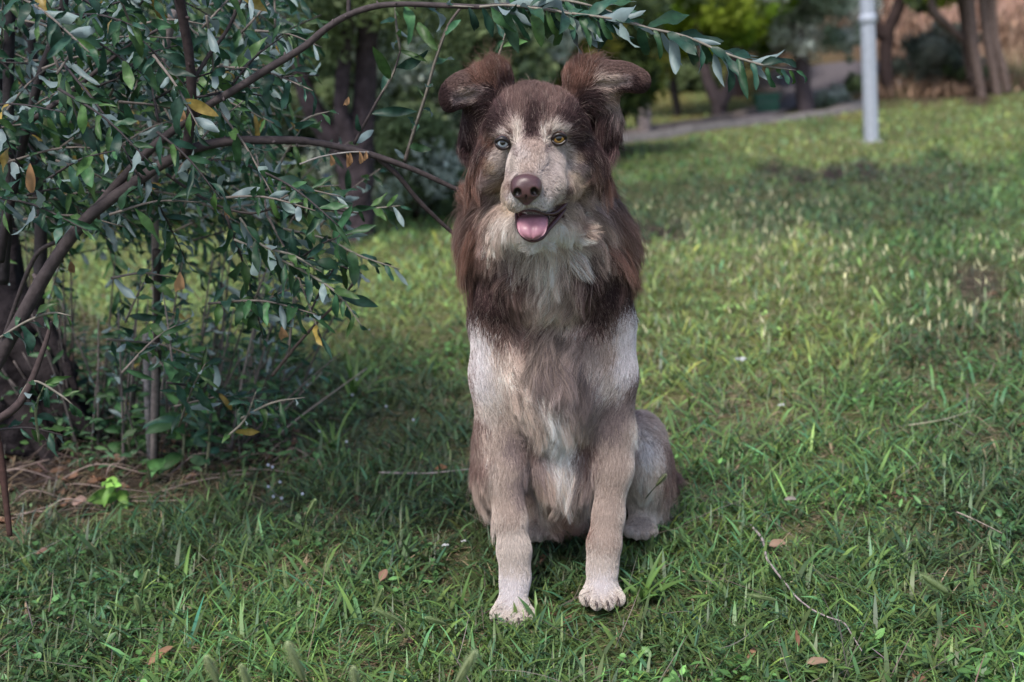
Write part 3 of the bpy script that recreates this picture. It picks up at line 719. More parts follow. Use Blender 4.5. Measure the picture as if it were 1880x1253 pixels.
# px, py, r, grass colour (yellow-green also paints the sunlit patches), dry share, density, bare-soil
GM = [
 (60,1200,110,DG,.30,1,.0),(100,1080,110,DG,.22,1,.0),(350,1050,110,DG,.22,1,.0),(400,1200,110,MG,.35,1,.0),(560,1150,100,MG,.38,.9,.0),(700,1060,100,DG,.25,1,.0),
 (700,1200,100,MG,.3,1,.0),(900,1220,100,MG,.25,1,0),(1030,1000,70,DG,.25,.9,.1),(1200,1180,110,MG,.2,1,0),(1450,1180,110,MG,.2,1,0),(1750,1180,110,MG,.18,1,0),
 (1300,1020,90,MG,.3,1,0),(1500,1000,110,MG,.3,1,0),(1750,1000,110,DG,.25,1,0),(1350,880,90,MG,.35,1,0),(1600,880,110,MG,.3,1,0),(1800,860,90,DG,.28,1,0),
 (1300,780,60,MG,.5,.9,.1),(1420,760,50,YG,.6,.8,.25),(1550,760,70,MG,.3,1,0),(1750,750,80,MG,.35,1,0),(1250,680,60,YG,.42,1,0),(1400,660,60,YG,.45,1,0),(1550,640,60,YG,.4,1,0),(1700,640,60,DG,.35,.9,.1),(1830,640,50,DG,.3,1,0),
 (1250,580,45,YG,.35,1,0),(1400,560,50,YG,.42,1,0),(1550,560,50,YG,.35,1,0),(1700,560,50,MG,.35,1,.0),(1790,520,30,(.12,.12,.07),.6,.5,.7),(1850,560,30,MG,.4,.9,.3),
 (1230,500,35,YG,.4,1,0),(1350,480,35,YG,.45,1,0),(1480,470,35,YG,.4,1,0),(1600,470,40,MG,.25,1,0),(1800,450,50,MG,.2,1,0),
 (1190,424,14,DG,.3,.3,1),(1240,424,14,DG,.3,.4,.9),(1300,420,24,MG,.35,1,.1),(1400,410,30,DG,.25,1,0),(1550,400,40,DG,.15,1,0),(1750,390,50,DG,.12,1,0),
 (1200,370,26,DG,.15,1,0),(1300,365,26,DG,.15,1,0),(1420,360,26,DG,.15,1,0),(1700,350,30,DG,.12,1,0),(1850,350,30,MG,.12,1,0),
 (1420,322,10,DG,.3,.35,1),(1470,326,10,DG,.3,.35,1),(1530,320,11,DG,.3,.35,1),(1590,318,10,DG,.3,.35,1),(1650,315,9,DG,.3,.4,.8),
 (1200,310,24,MG,.2,1,0),(1320,300,24,MG,.25,1,0),(1200,270,18,YG,.3,1,0),(1350,260,22,YG,.35,1,0),(1500,270,24,YG,.35,1,0),(1650,270,22,YG,.3,1,0),(1800,260,26,YG,.25,1,0),(1500,235,14,MG,.3,1,0),
 (1700,215,14,YG,.35,1,0),(1850,200,14,YG,.25,1,0),(1550,205,9,OL,.5,1,.1),(1700,180,9,(.13,.12,.05),.6,.8,.4),(1800,178,8,(.13,.10,.05),.7,.7,.6),(1650,160,9,DG,.4,1,.1),(1860,150,14,MG,.3,1,0),(1750,150,9,DG,.4,1,.1),
 (1200,225,10,YG,.35,1,0),(1260,210,10,OL,.4,1,0),(1330,215,9,OL,.5,1,.2),(1210,190,12,OL,.4,1,0),(1300,175,12,YG,.4,1,0),(1380,150,12,OL,.5,1,0),(1240,160,12,OL,.4,1,0),
 (620,430,20,DG,.2,1,.1),(750,440,20,MG,.2,1,0),(820,470,16,YG,.2,1,0),(700,500,26,YG,.28,1,0),(800,530,30,YG,.3,1,0),(650,560,30,YG,.34,1,0),(760,600,30,YG,.42,1,0),(600,620,30,YG,.4,1,0),(400,560,40,YG,.3,1,0),(250,580,40,YG,.3,1,.1),(480,620,30,YG,.35,1,0),
 (700,670,34,MG,.35,1,0),(830,660,30,MG,.35,1,0),(600,720,34,DG,.15,1,0),(750,760,44,DG,.15,1,0),(640,800,40,DG,.15,1,0),(830,840,40,DG,.2,1,0),(600,880,44,DG,.2,1,.0),(740,900,44,DG,.22,.95,.0),(560,940,50,DG,.25,.9,.1),(820,960,50,DG,.25,1,0),
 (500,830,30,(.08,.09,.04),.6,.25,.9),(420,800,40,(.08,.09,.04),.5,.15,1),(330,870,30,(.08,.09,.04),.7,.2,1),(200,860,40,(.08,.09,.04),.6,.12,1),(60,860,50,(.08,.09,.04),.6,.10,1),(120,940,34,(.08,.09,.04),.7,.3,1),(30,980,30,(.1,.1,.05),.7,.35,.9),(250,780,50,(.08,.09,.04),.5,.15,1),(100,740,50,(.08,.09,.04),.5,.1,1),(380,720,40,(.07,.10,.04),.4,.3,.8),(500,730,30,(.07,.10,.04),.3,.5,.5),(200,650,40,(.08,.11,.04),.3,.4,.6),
 (330,930,26,DG,.4,.6,.5),(450,900,26,DG,.35,.6,.5),
]
GMA = np.array([(a, b, c, *d, e, f, g) for a, b, c, d, e, f, g in GM], float)
def gmap(x, y):
    """what grows at a point of the terrain: colour with painted sun patches, dry share, density, bare soil"""
    p = np.stack([x, y, gz(x, y)], -1)
    u, v_ = pix(p)
    u = np.clip(u, 0, W); v_ = np.clip(v_, 140, H)
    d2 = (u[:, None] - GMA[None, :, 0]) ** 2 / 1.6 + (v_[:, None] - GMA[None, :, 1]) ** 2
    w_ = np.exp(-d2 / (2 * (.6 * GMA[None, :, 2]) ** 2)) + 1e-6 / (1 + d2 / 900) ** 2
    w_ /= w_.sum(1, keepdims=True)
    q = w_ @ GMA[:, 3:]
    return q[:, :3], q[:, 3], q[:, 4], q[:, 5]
rows = np.concatenate([np.linspace(-2, .8, 8), np.geomspace(.9, 140, 420)])
cs_ = np.sinh(np.linspace(-3, 3, 301)) / np.sinh(3)
RR, CC = np.meshgrid(rows, cs_, indexing='ij')
gx = CC * (4 + np.clip(RR, 0, 200) * 1.4); gy = RR
tv = np.stack([gx, gy, gz(gx, gy)], -1).reshape(-1, 3)
ii = np.arange(len(tv)).reshape(gx.shape)
tf = np.stack([ii[:-1, :-1], ii[:-1, 1:], ii[1:, 1:], ii[1:, :-1]], -1).reshape(-1, 4)
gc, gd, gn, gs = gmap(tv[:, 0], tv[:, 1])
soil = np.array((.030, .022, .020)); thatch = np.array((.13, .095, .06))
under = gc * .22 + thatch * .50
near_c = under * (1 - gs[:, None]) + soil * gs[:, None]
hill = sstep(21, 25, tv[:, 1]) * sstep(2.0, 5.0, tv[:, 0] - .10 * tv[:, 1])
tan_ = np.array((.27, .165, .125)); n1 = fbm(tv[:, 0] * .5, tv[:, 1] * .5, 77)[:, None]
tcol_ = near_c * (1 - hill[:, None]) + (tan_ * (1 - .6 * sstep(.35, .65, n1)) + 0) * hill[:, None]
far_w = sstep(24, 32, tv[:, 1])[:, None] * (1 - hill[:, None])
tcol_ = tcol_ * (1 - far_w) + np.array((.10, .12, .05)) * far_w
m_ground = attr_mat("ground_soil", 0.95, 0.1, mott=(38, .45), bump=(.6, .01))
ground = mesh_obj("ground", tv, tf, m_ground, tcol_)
tag(ground, kind="structure")

# ---- blades
def blade_mesh(name, pos, az, lean, L, Wd, colb, colt, mat, segs=3, bend=None, label=None):
    n = len(pos)
    s = np.linspace(0, 1, segs + 1)
    if bend is None: bend = RNG.uniform(.2, 1.5, n)
    h = np.stack([np.cos(az), np.sin(az), 0 * az], 1)
    sd_ = np.stack([-np.sin(az + .6 * RNG.normal(0, 1, n)), np.cos(az), 0 * az], 1)
    ang = lean[:, None] + bend[:, None] * s[None]
    step = L[:, None] / segs
    dx = np.concatenate([np.zeros((n, 1)), np.cumsum(np.sin(ang[:, :-1]) * step, 1)], 1)
    dz = np.concatenate([np.zeros((n, 1)), np.cumsum(np.cos(ang[:, :-1]) * step, 1)], 1)
    c = pos[:, None] + h[:, None] * dx[..., None] + np.array([0, 0, 1.0]) * dz[..., None]
    floor = gz(c[..., 0], c[..., 1]) + .002
    c[..., 2] = np.maximum(c[..., 2], floor)
    wd = Wd[:, None] * (np.sin(np.pi * (.22 + .78 * s)) ** .8 + .06)[None] * .5
    v = np.stack([c - sd_[:, None] * wd[..., None], c + sd_[:, None] * wd[..., None]], 2)
    K = segs + 1
    v = v.reshape(-1, 3)
    b = (np.arange(n) * K * 2)[:, None, None] + (np.arange(segs) * 2)[None, :, None]
    f = (b + np.array([0, 1, 3, 2])[None, None]).reshape(-1, 4)
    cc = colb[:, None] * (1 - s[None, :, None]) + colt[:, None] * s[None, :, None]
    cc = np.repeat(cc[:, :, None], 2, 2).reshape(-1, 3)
    return mesh_obj(name, v, f, mat, cc)
m_grass = attr_mat("grass_blade", 0.42, 0.45, transl=.30)
STRAW = np.array((.44, .35, .24))
def scatter(n, y0, y1, pw, xm=.47, xa=.15):
    """ground points between two distances, density falling off with distance ** pw"""
    u = RNG.random(n)
    if abs(pw - 1) < 1e-3: y = y0 * (y1 / y0) ** u
    else: y = (y0 ** (1 - pw) + u * (y1 ** (1 - pw) - y0 ** (1 - pw))) ** (1 / (1 - pw))
    x = RNG.uniform(-1, 1, n) * (y * xm + xa) + .02 * y
    return x, y
PATH = [(1090, 264), (1200, 252), (1320, 234), (1430, 205), (1475, 178), (1510, 146), (1540, 118)]
PC = np.array([G(a, b) for a, b in PATH])
pcs = spline(PC, 12)
def path_dist(x, y):
    d = np.full(len(x), 1e9)
    for q in pcs: d = np.minimum(d, np.hypot(x - q[0], y - q[1]))
    return d
def keep_paws(x, y):
    k = np.ones(len(x), bool)
    for cx, cy, r in ((-.025, 1.694, .026), (.105, 1.710, .026), (.188, 1.92, .032), (.018, 1.92, .03)):
        k &= ((x - cx) ** 2 + ((y - cy) * .8) ** 2) > r * r
    k &= ~((((x - .09) / .15) ** 2 + ((y - 2.12) / .17) ** 2) < 1)
    return k
def lawn(name, n, y0, y1, pw, seed=0, flat=.0, wide=.1, fade=None):
    x, y = scatter(n, y0, y1, pw)
    if fade is not None:
        kf = RNG.random(n) < sstep(fade[0], fade[1], y) * (1 - sstep(fade[2], fade[3], y)); x, y = x[kf], y[kf]; n = len(x)
    lmul = np.interp(y, [1, 2, 4, 8, 27], [.054, .052, .048, .048, .070]); wmul = np.interp(y, [1, 2, 4, 8, 27], [.0027, .0028, .0040, .0075, .020])
    c, dry, dn, bare = gmap(x, y)
    clumpn = fbm(x * 9, y * 9, 3 + seed, 2); cl2 = fbm(x * 2.2, y * 2.2, 31 + seed, 3)
    k = RNG.random(n) < dn * (.30 + 1.35 * sstep(.2, .6, clumpn))
    k &= keep_paws(x, y)
    if y1 > 8: k &= path_dist(x, y) > .75
    k &= ~((y > 20.5) & (x - .10 * y > 3.0))
    x, y, c, dry, cl2, lmul, wmul = x[k], y[k], c[k], dry[k], cl2[k], lmul[k], wmul[k]; n = len(x)
    pos = np.stack([x, y, gz(x, y) - .002], 1)
    isdry = RNG.random(n) < (dry + .12) * (.4 + 1.2 * cl2)
    az = RNG.uniform(0, 2 * np.pi, n)
    lean = np.abs(RNG.normal(0, .5, n)) + flat + isdry * RNG.uniform(.3, 1.0, n)
    L = lmul * RNG.uniform(.5, 1.25, n) * np.where(isdry, .9, 1) * (.65 + .8 * cl2)
    big = RNG.random(n) < wide
    Wd = wmul * RNG.uniform(.6, 1.1, n) * np.where(big, 2.3, 1) * np.where(isdry, .6, 1)
    L = L * np.where(big & ~isdry, 1.25, 1)
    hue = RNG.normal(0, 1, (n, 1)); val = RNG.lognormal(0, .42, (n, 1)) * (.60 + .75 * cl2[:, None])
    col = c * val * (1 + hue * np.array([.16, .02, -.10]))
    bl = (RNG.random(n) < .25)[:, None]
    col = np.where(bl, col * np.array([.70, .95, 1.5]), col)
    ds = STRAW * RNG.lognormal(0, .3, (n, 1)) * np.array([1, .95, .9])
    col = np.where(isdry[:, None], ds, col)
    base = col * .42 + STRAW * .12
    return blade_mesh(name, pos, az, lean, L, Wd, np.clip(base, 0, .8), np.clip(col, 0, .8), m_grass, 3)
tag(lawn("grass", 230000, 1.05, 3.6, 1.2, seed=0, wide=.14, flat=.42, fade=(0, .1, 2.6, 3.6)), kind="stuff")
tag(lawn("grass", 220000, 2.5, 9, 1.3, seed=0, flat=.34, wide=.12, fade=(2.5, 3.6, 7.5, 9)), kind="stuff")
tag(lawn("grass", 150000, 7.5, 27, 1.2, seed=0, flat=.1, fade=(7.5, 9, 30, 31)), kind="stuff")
# dry grass on the slope
x, y = scatter(60000, 21, 40, .8, .5, 0)
k = (x - .10 * y > 2.6) & (x > 3) & (path_dist(x, y) > 1.0); x, y = x[k], y[k]; n = len(x); cn = fbm(x * .8, y * .8, 55, 3)
kk = RNG.random(n) < sstep(.3, .55, cn) + .25; x, y, cn = x[kk], y[kk], cn[kk]; n = len(x)
dcol = np.array((.36, .235, .16)) * RNG.lognormal(0, .35, (n, 1)) * (1.5 - 1.1 * cn[:, None])
tag(blade_mesh("dry_grass", np.stack([x, y, gz(x, y)], 1), RNG.uniform(0, 6.28, n), np.abs(RNG.normal(0, .5, n)), RNG.uniform(.12, .35, n), RNG.uniform(.02, .05, n), dcol * .6, dcol, m_grass, 2), kind="stuff")
# clover-like low weeds between the blades
def leaf_geo(base, d, nrm, L, Wd, curl, fold, col, shape=1.0, along=6, wav=0.0):
    """curved, folded leaves: arrays of N leaves -> verts, quads, colours"""
    n = len(base); s = np.linspace(0, 1, along + 1)
    d = d / (np.linalg.norm(d, axis=1)[:, None] + 1e-9)
    sd_ = np.cross(d, nrm); sd_ /= np.linalg.norm(sd_, axis=1)[:, None] + 1e-9
    nn_ = np.cross(sd_, d)
    ang = curl[:, None] * s[None] ** 1.3
    st = L[:, None] / along
    fx = np.concatenate([np.zeros((n, 1)), np.cumsum(np.cos(ang[:, :-1]) * st, 1)], 1)
    fz = -np.concatenate([np.zeros((n, 1)), np.cumsum(np.sin(ang[:, :-1]) * st, 1)], 1)
    c = base[:, None] + d[:, None] * fx[..., None] + nn_[:, None] * fz[..., None]
    wprof = np.sin(np.pi * np.clip(s, .0, 1) ** shape) ** .75
    wprof[0] = .06; wprof[-1] = .02
    wd = Wd[:, None] * .5 * wprof[None]
    up = nn_[:, None] * np.cos(ang)[..., None] + d[:, None] * np.sin(ang)[..., None]
    wv = (np.sin(s[None] * 9 + RNG.uniform(0, 6, (n, 1))) * wav)[..., None] * up * wd[..., None]
    fo = np.broadcast_to(np.asarray(fold, float).reshape(-1, 1, 1), (n, 1, 1))
    l = c - sd_[:, None] * wd[..., None] * np.cos(fo) + up * wd[..., None] * np.sin(fo) + wv
    r = c + sd_[:, None] * wd[..., None] * np.cos(fo) + up * wd[..., None] * np.sin(fo) - wv
    v = np.stack([l, c, r], 2).reshape(-1, 3)
    b = (np.arange(n) * (along + 1) * 3)[:, None, None] + (np.arange(along) * 3)[None, :, None]
    f = np.concatenate([b + np.array([0, 1, 4, 3]), b + np.array([1, 2, 5, 4])], 1).reshape(-1, 4)
    rib = np.array([1.0, 1.25, 1.0])
    cc = np.repeat(col[:, None], (along + 1), 1)[:, :, None] * rib[None, None, :, None]
    return v, f, cc.reshape(-1, 3)
x, y = scatter(26000, 1.05, 5, 1.3)
c_, dry_, dn_, ba_ = gmap(x, y)
pz = fbm(x * 5, y * 5, 88, 3)
k = (pz > .53) & (RNG.random(len(x)) < dn_) & keep_paws(x, y)
x, y, c_ = x[k], y[k], c_[k]; n = len(x)
az = RNG.uniform(0, 2 * np.pi, n)
el = RNG.uniform(-.1, .8, n)
d_ = np.stack([np.cos(az) * np.cos(el), np.sin(az) * np.cos(el), np.sin(el)], 1)
nr_ = np.tile([0, 0, 1.0], (n, 1)) + RNG.normal(0, .35, (n, 3))
pos = np.stack([x, y, gz(x, y) + RNG.uniform(.004, .026, n)], 1)
v, f, cc = leaf_geo(pos, d_, nr_, RNG.uniform(.008, .024, n), RNG.uniform(.005, .012, n), RNG.uniform(0, .8, n), RNG.uniform(.1, .5, n), c_ * RNG.lognormal(-.05, .3, (n, 1)) * np.array([.85, 1.0, 1.1]), .9, 4)
tag(mesh_obj("ground_cover", v, f, m_grass, cc), kind="stuff")

# ---- straw, needles and dead stems lying in the bed under the shrub and through the lawn
x, y = scatter(9000, 1.1, 4.2, 1.0)
_, _, _, ba_ = gmap(x, y)
k = (RNG.random(len(x)) < (ba_ * 1.0 + .10)) & keep_paws(x, y)
x, y = x[k], y[k]; n = len(x)
L = RNG.uniform(.03, .22, n) * np.where(RNG.random(n) < .8, .6, 1.2)
pos = np.stack([x, y, gz(x, y) + RNG.uniform(.004, .03, n)], 1)
sc_ = np.array([(.24, .195, .17)]) * RNG.lognormal(0, .35, (n, 1)) * (1 + RNG.normal(0, .08, (n, 3)))
o = blade_mesh("straw_litter", pos, RNG.uniform(0, 6.28, n), RNG.uniform(1.1, 1.6, n), L, RNG.uniform(.0007, .0016, n), sc_ * .8, sc_, m_grass, 4, RNG.normal(0, .35, n))
tag(o, kind="stuff")
x, y = scatter(3500, 1.1, 4.2, 1.0)
_, _, _, ba_ = gmap(x, y)
k = (RNG.random(len(x)) < (ba_ * 1.0 + .03)) & keep_paws(x, y); x, y = x[k], y[k]; n = len(x)
az = RNG.uniform(0, 6.28, n)
v, f, cc = leaf_geo(np.stack([x, y, gz(x, y) + .006], 1), np.stack([np.cos(az), np.sin(az), RNG.normal(.1, .2, n)], 1), np.tile([0, 0, 1.], (n, 1)) + RNG.normal(0, .4, (n, 3)),
    RNG.uniform(.02, .05, n), RNG.uniform(.008, .018, n), RNG.normal(0, .9, n), RNG.uniform(0, .7, n), np.array([(.17, .095, .06)]) * RNG.lognormal(0, .45, (n, 1)), 1.0, 5, .4)
tag(mesh_obj("leaf_litter", v, f, m_grass, cc), kind="stuff")
# pale foxtail seed heads standing in the sunny part of the lawn
def seed_field(n, y0, y1, box, hgt, hl):
    x, y = scatter(n, y0, y1, 1.2)
    px_, py_ = pix(np.stack([x, y, gz(x, y)], 1))
    k = (fbm(x * 1.1, y * 1.1, 19, 2) > .36) & (px_ > box[0]) & (py_ > box[1]) & (py_ < box[2]) & (px_ < box[3])
    x, y = x[k], y[k]; n = len(x)
    b = np.stack([x, y, gz(x, y) + RNG.uniform(.5, 1.1, n) * hgt], 1)
    d_ = RNG.normal(0, .35, (n, 3)); d_[:, 2] = 1
    nr_ = RNG.normal(0, 1, (n, 3))
    c = np.array([(.58, .56, .36)]) * RNG.lognormal(0, .2, (n, 1))
    v1, f1, c1 = leaf_geo(b, d_, nr_, hl * RNG.uniform(.7, 1.2, n), hl * .24 * np.ones(n), RNG.normal(.3, .3, n), .7 * np.ones(n), c, .8, 4)
    v2, f2, c2 = leaf_geo(b, d_, np.cross(nr_, d_), hl * RNG.uniform(.7, 1.2, n), hl * .24 * np.ones(n), RNG.normal(.3, .3, n), .7 * np.ones(n), c, .8, 4)
    s0 = b.copy(); s0[:, 2] = gz(x, y)
    v3, f3, c3 = leaf_geo(s0, b - s0 + 1e-4, nr_, np.linalg.norm(b - s0, axis=1), .0014 * np.ones(n), 0 * np.ones(n), 0 * np.ones(n), c * .6, 1, 2)
    return mesh_obj("seed_heads", np.vstack([v1, v2, v3]), np.vstack([f1, f2 + len(v1), f3 + len(v1) + len(v2)]), m_grass, np.vstack([c1, c2, c3]))
tag(seed_field(2000, 2.9, 8.5, (1150, 385, 700, 1900), .085, .026), kind="stuff")

# ---- path and its edging
m_path = attr_mat("path_paving", 0.9, 0.2, mott=(14, .18), bump=(.3, .01))
m_stone = attr_mat("edging_stone", 0.85, 0.2, mott=(9, .25), bump=(.4, .01))
def ribbon(name, ctr, wl, wr, z, mat, col, kind=None, h=0.0):
    t = np.gradient(ctr, axis=0)[:, :2]; t /= np.linalg.norm(t, axis=1)[:, None]
    nn_ = np.stack([t[:, 1], -t[:, 0]], 1)
    far = (1 + 3.0 * sstep(.62, .85, np.linspace(0, 1, len(ctr))))[:, None]
    A = ctr[:, :2] + nn_ * wl * far; B = ctr[:, :2] + nn_ * wr * far
    def up(q, e): return np.column_stack([q, gz(q[:, 0], q[:, 1]) + e])
    if h:
        v = np.stack([up(A, -.1), up(A, z + h), up(B, z + h), up(B, -.1)], 1)
    else:
        C_ = (A + B) / 2
        v = np.stack([up(A, z), up(A * .5 + C_ * .5, z), up(C_, z), up(B * .5 + C_ * .5, z), up(B, z)], 1)
    K = v.shape[1]; idx = np.arange(len(ctr) * K).reshape(-1, K)
    f = np.stack([idx[:-1, :-1], idx[1:, :-1], idx[1:, 1:], idx[:-1, 1:]], -1).reshape(-1, 4)
    return tag(mesh_obj(name, v.reshape(-1, 3), f, mat, np.tile(col, (len(ctr) * K, 1)), smooth=not h), kind=kind)
ext = np.vstack([pcs[0] + (pcs[0] - pcs[4]) * np.array([[12], [8], [4], [1]]), pcs])
ribbon("path", ext, -.22, .24, .035, m_path, (.125, .11, .12), "structure")
ribbon("kerb", ext[:44], .24, .34, .0, m_stone, (.17, .155, .15), "structure", .09)
ribbon("kerb", ext, -.32, -.22, .0, m_stone, (.15, .12, .105), "structure", .12)
# ================================================================== trees
m_bark = attr_mat("bark", 0.9, 0.15, mott=(26, .42), bump=(.9, .02))
m_barkf = attr_mat("bark_fine", 0.75, 0.25, mott=(120, .28), bump=(.5, .002))
m_leaf = attr_mat("leaf", 0.46, 0.38, transl=.24, mott=(120, .28), bump=(.35, .001), back=(.27, .35, .37, .75))
m_leaff2 = attr_mat("leaf_soft", 0.5, 0.3, transl=.3, mott=(90, .15))
m_leaff = attr_mat("leaf_far", 0.6, 0.25, transl=.5)
BK = (.085, .062, .060)
def crown_leaves(centers, radii, n, size, cols, rng, squash=1.0):
    """many small leaves in clumps: centers Kx3, radii K"""
    centers = np.asarray(centers, float); radii = np.asarray(radii, float)
    w_ = radii ** 2; w_ /= w_.sum()
    i = rng.choice(len(centers), n, p=w_)
    d = rng.normal(0, 1, (n, 3)); d /= np.linalg.norm(d, axis=1)[:, None]
    r = rng.random(n) ** .45
    c = centers[i] + d * (radii[i] * r)[:, None] * np.array([1, 1, squash])
    a = rng.normal(0, 1, (n, 3)); a /= np.linalg.norm(a, axis=1)[:, None]
    b = np.cross(a, rng.normal(0, 1, (n, 3))); b /= np.linalg.norm(b, axis=1)[:, None]
    s = size * rng.uniform(.6, 1.4, n)[:, None]
    v = np.stack([c - a * s, c - b * s * .38, c + a * s, c + b * s * .38], 1).reshape(-1, 3)
    f = np.arange(4 * n).reshape(-1, 4)
    cols = np.asarray(cols, float)
    cl = cols[rng.integers(0, len(cols), len(centers))][i] * rng.lognormal(0, .28, (n, 1))
    return v, f, np.repeat(cl, 4, 0)
def tree(label, cat, trunks, crown, n, size, cols, group=None, bark=BK, sub=26, root=None, squash=.8, name="tree", seed=1):
    """trunks: list of [(px, py, Y, r px), ...]; crown: list of (px, py, Y, r metres)"""
    rng = np.random.default_rng(seed)
    p0 = P(*trunks[0][0][:3]) if root is None else np.array(root)
    e = empty(name, p0); tag(e, label, cat, group)
    for k, t in enumerate(trunks):
        g = Geo(); pts = [P(a, b, Y) for a, b, Y, _ in t]; rs = [px2m(r, Y) for _, _, Y, r in t]
        if k == 0: pts = [pts[0] - (0, 0, .15)] + pts; rs = [rs[0] * 1.25] + rs
        tube(g, pts, rs, bark, 14, 8, .16)
        g.obj("trunk" if k == 0 else "limb", m_bark, e)
    if crown:
        C_, R_ = [], []
        for a, b, Y, r in crown:
            c = P(a, b, Y); m = max(4, int(sub * r * r / 1.0))
            m = min(m, 90)
            d = rng.normal(0, 1, (m, 3)); d /= np.linalg.norm(d, axis=1)[:, None]
            q = c + d * (r * rng.random(m) ** .4)[:, None] * np.array([1, 1, squash])
            C_.append(q); R_.append(r * rng.uniform(.14, .34, m))
        C_ = np.concatenate(C_); R_ = np.concatenate(R_)
        v, f, c = crown_leaves(C_, R_, n, size, cols, rng)
        mesh_obj("crown", v, f, m_leaff, c, False, parent=e)
    return e
DKG = [(.12, .17, .09), (.17, .23, .11), (.08, .115, .07), (.21, .27, .13)]
OLV = [(.42, .48, .42), (.30, .37, .30), (.56, .60, .56), (.20, .27, .20)]
YLG = [(.17, .28, .03), (.24, .34, .035), (.10, .17, .03), (.30, .38, .05)]
def base(px, py): return float(G(px, py)[1])
# right-hand background, from left to right
Y = base(1184, 252)
tree("pale slim trunk just right of the dog's ear, first tree beyond the path", "tree", [[(1184, 252, Y, 12), (1183, 200, Y, 11), (1181, 130, Y, 11), (1176, 40, Y, 10), (1172, -120, Y, 8)]],
     [(1150, -20, Y, .8), (1190, -80, Y + 1, 1.2), (1090, 30, Y + 1, .7)], 9000, .05, DKG, bark=(.20, .17, .17), seed=11)
Y = base(1243, 214) 
tree("thin dark leaning tree on the yellow-green grass behind the pale trunk", "tree", [[(1246, 216, Y, 6), (1240, 180, Y, 7), (1232, 130, Y, 7), (1222, 60, Y, 8), (1215, -80, Y, 7)]],
     [(1215, 0, Y, 1.0), (1260, -60, Y, 1.4)], 9000, .055, DKG, bark=(.035, .03, .03), seed=12)
Y = base(1322, 216)
tree("low tree forking in a wide V above the kerb, bright yellow-green crown", "tree", [[(1322, 216, Y, 13), (1318, 190, Y, 12), (1300, 150, Y, 10), (1288, 90, Y, 9), (1280, 20, Y, 8)], [(1322, 196, Y, 13), (1338, 160, Y, 11), (1352, 110, Y, 10), (1360, 30, Y, 9)]],
     [(1290, 30, Y + .5, .75), (1350, 40, Y - .6, .62), (1240, 40, Y + .8, .6), (1400, 30, Y + .8, .7), (1310, -30, Y, 1.2), (1320, 85, Y + 1.5, .35)], 26000, .055, YLG, bark=(.085, .065, .07), seed=13)
Y = base(1358, 178)
tree("short dark brown trunk right behind the forked tree", "tree", [[(1358, 180, Y, 10), (1357, 140, Y, 9), (1354, 90, Y, 9), (1350, 0, Y, 8)]], [(1390, 0, Y, 1.2), (1340, -10, Y + 2, 1.2)], 10000, .07, DKG, bark=(.06, .04, .04), seed=14)
Y = base(1478, 204)
tree("grey-green tree standing at the bend of the path beside the green box", "tree", [[(1480, 206, Y, 17), (1476, 170, Y, 14), (1472, 120, Y, 13), (1468, 60, Y, 12), (1466, -40, Y, 10)]],
     [(1430, 40, Y, .6), (1500, 30, Y - .5, .7), (1410, 75, Y + 1, .4), (1540, 45, Y + .3, .6), (1470, -40, Y, 1.3), (1550, 90, Y, .3)], 22000, .05, OLV, bark=(.095, .075, .085), seed=15)
Y = base(1618, 178)
tree("dark trunk rising directly behind the lamp post", "tree", [[(1632, 178, Y, 11), (1626, 120, Y, 11), (1630, 60, Y, 11), (1650, 10, Y, 11), (1662, -60, Y, 10)], [(1622, 70, Y, 10), (1600, 20, Y, 10), (1585, -40, Y, 9)]],
     [(1640, -70, Y, .9), (1680, 5, Y, .35), (1560, 0, Y, .6)], 9000, .055, DKG + YLG[:1], bark=(.05, .035, .035), seed=16)
Y = base(1815, 176)
tree("cluster of leaning trunks near the right edge on bare reddish ground", "tree",
     [[(1803, 180, Y, 7), (1796, 140, Y, 8), (1786, 80, Y, 10), (1781, 20, Y, 10), (1776, -60, Y, 11)], [(1832, 178, Y, 7), (1826, 140, Y, 7), (1814, 80, Y, 8), (1806, 20, Y, 8), (1797, -60, Y, 9)],
      [(1850, 170, Y, 7), (1842, 130, Y, 7), (1824, 60, Y, 8), (1822, -10, Y, 8), (1840, -60, Y, 7)], [(1786, 120, Y + .3, 5), (1772, 80, Y + .3, 6), (1742, 50, Y + .2, 7), (1718, 28, Y, 8), (1700, -20, Y, 6)],
      [(1782, 148, Y + .4, 5), (1774, 100, Y + .4, 5), (1768, 40, Y + .4, 5), (1755, -40, Y, 5)]],
     [(1680, 10, Y, .32), (1715, 0, Y, .35), (1740, -50, Y, .7), (1850, -90, Y, .8), (1780, -80, Y, .8)], 12000, .05, YLG + DKG, bark=(.155, .115, .105), seed=17)
def bush(label, px, py, Yb, r, n, size, cols, group=None, name="bush", seed=1, stems=5, hgt=1.0, spread=1.0):
    rng = np.random.default_rng(seed)
    b = P(px, py, Yb); b[2] = gz(b[0], b[1])
    e = empty(name, b); tag(e, label, "bush", group)
    g = Geo()
    for k in range(stems):
        a = rng.uniform(0, 6.28); t = rng.uniform(.2, .8) * r * spread
        tube(g, [b + (0, 0, -.05), b + np.array([math.cos(a) * t * .4, math.sin(a) * t * .4, r * .5 * hgt]), b + np.array([math.cos(a) * t, math.sin(a) * t, r * hgt])], [r * .035, r * .025, r * .008], (.10, .075, .065), 6, 4)
    g.obj("stem", m_bark, e)
    m = 46; d = rng.normal(0, 1, (m, 3)); d /= np.linalg.norm(d, axis=1)[:, None]; d[:, 2] = np.abs(d[:, 2]) * 1.5
    C_ = b + d * (r * rng.random(m) ** .5)[:, None] * np.array([spread, .8, hgt * .72]) + (0, 0, r * .12)
    v, f, c = crown_leaves(C_, r * rng.uniform(.12, .32, m), n, size, cols, rng)
    mesh_obj("foliage", v, f, m_leaff, c, False, parent=e)
    return e
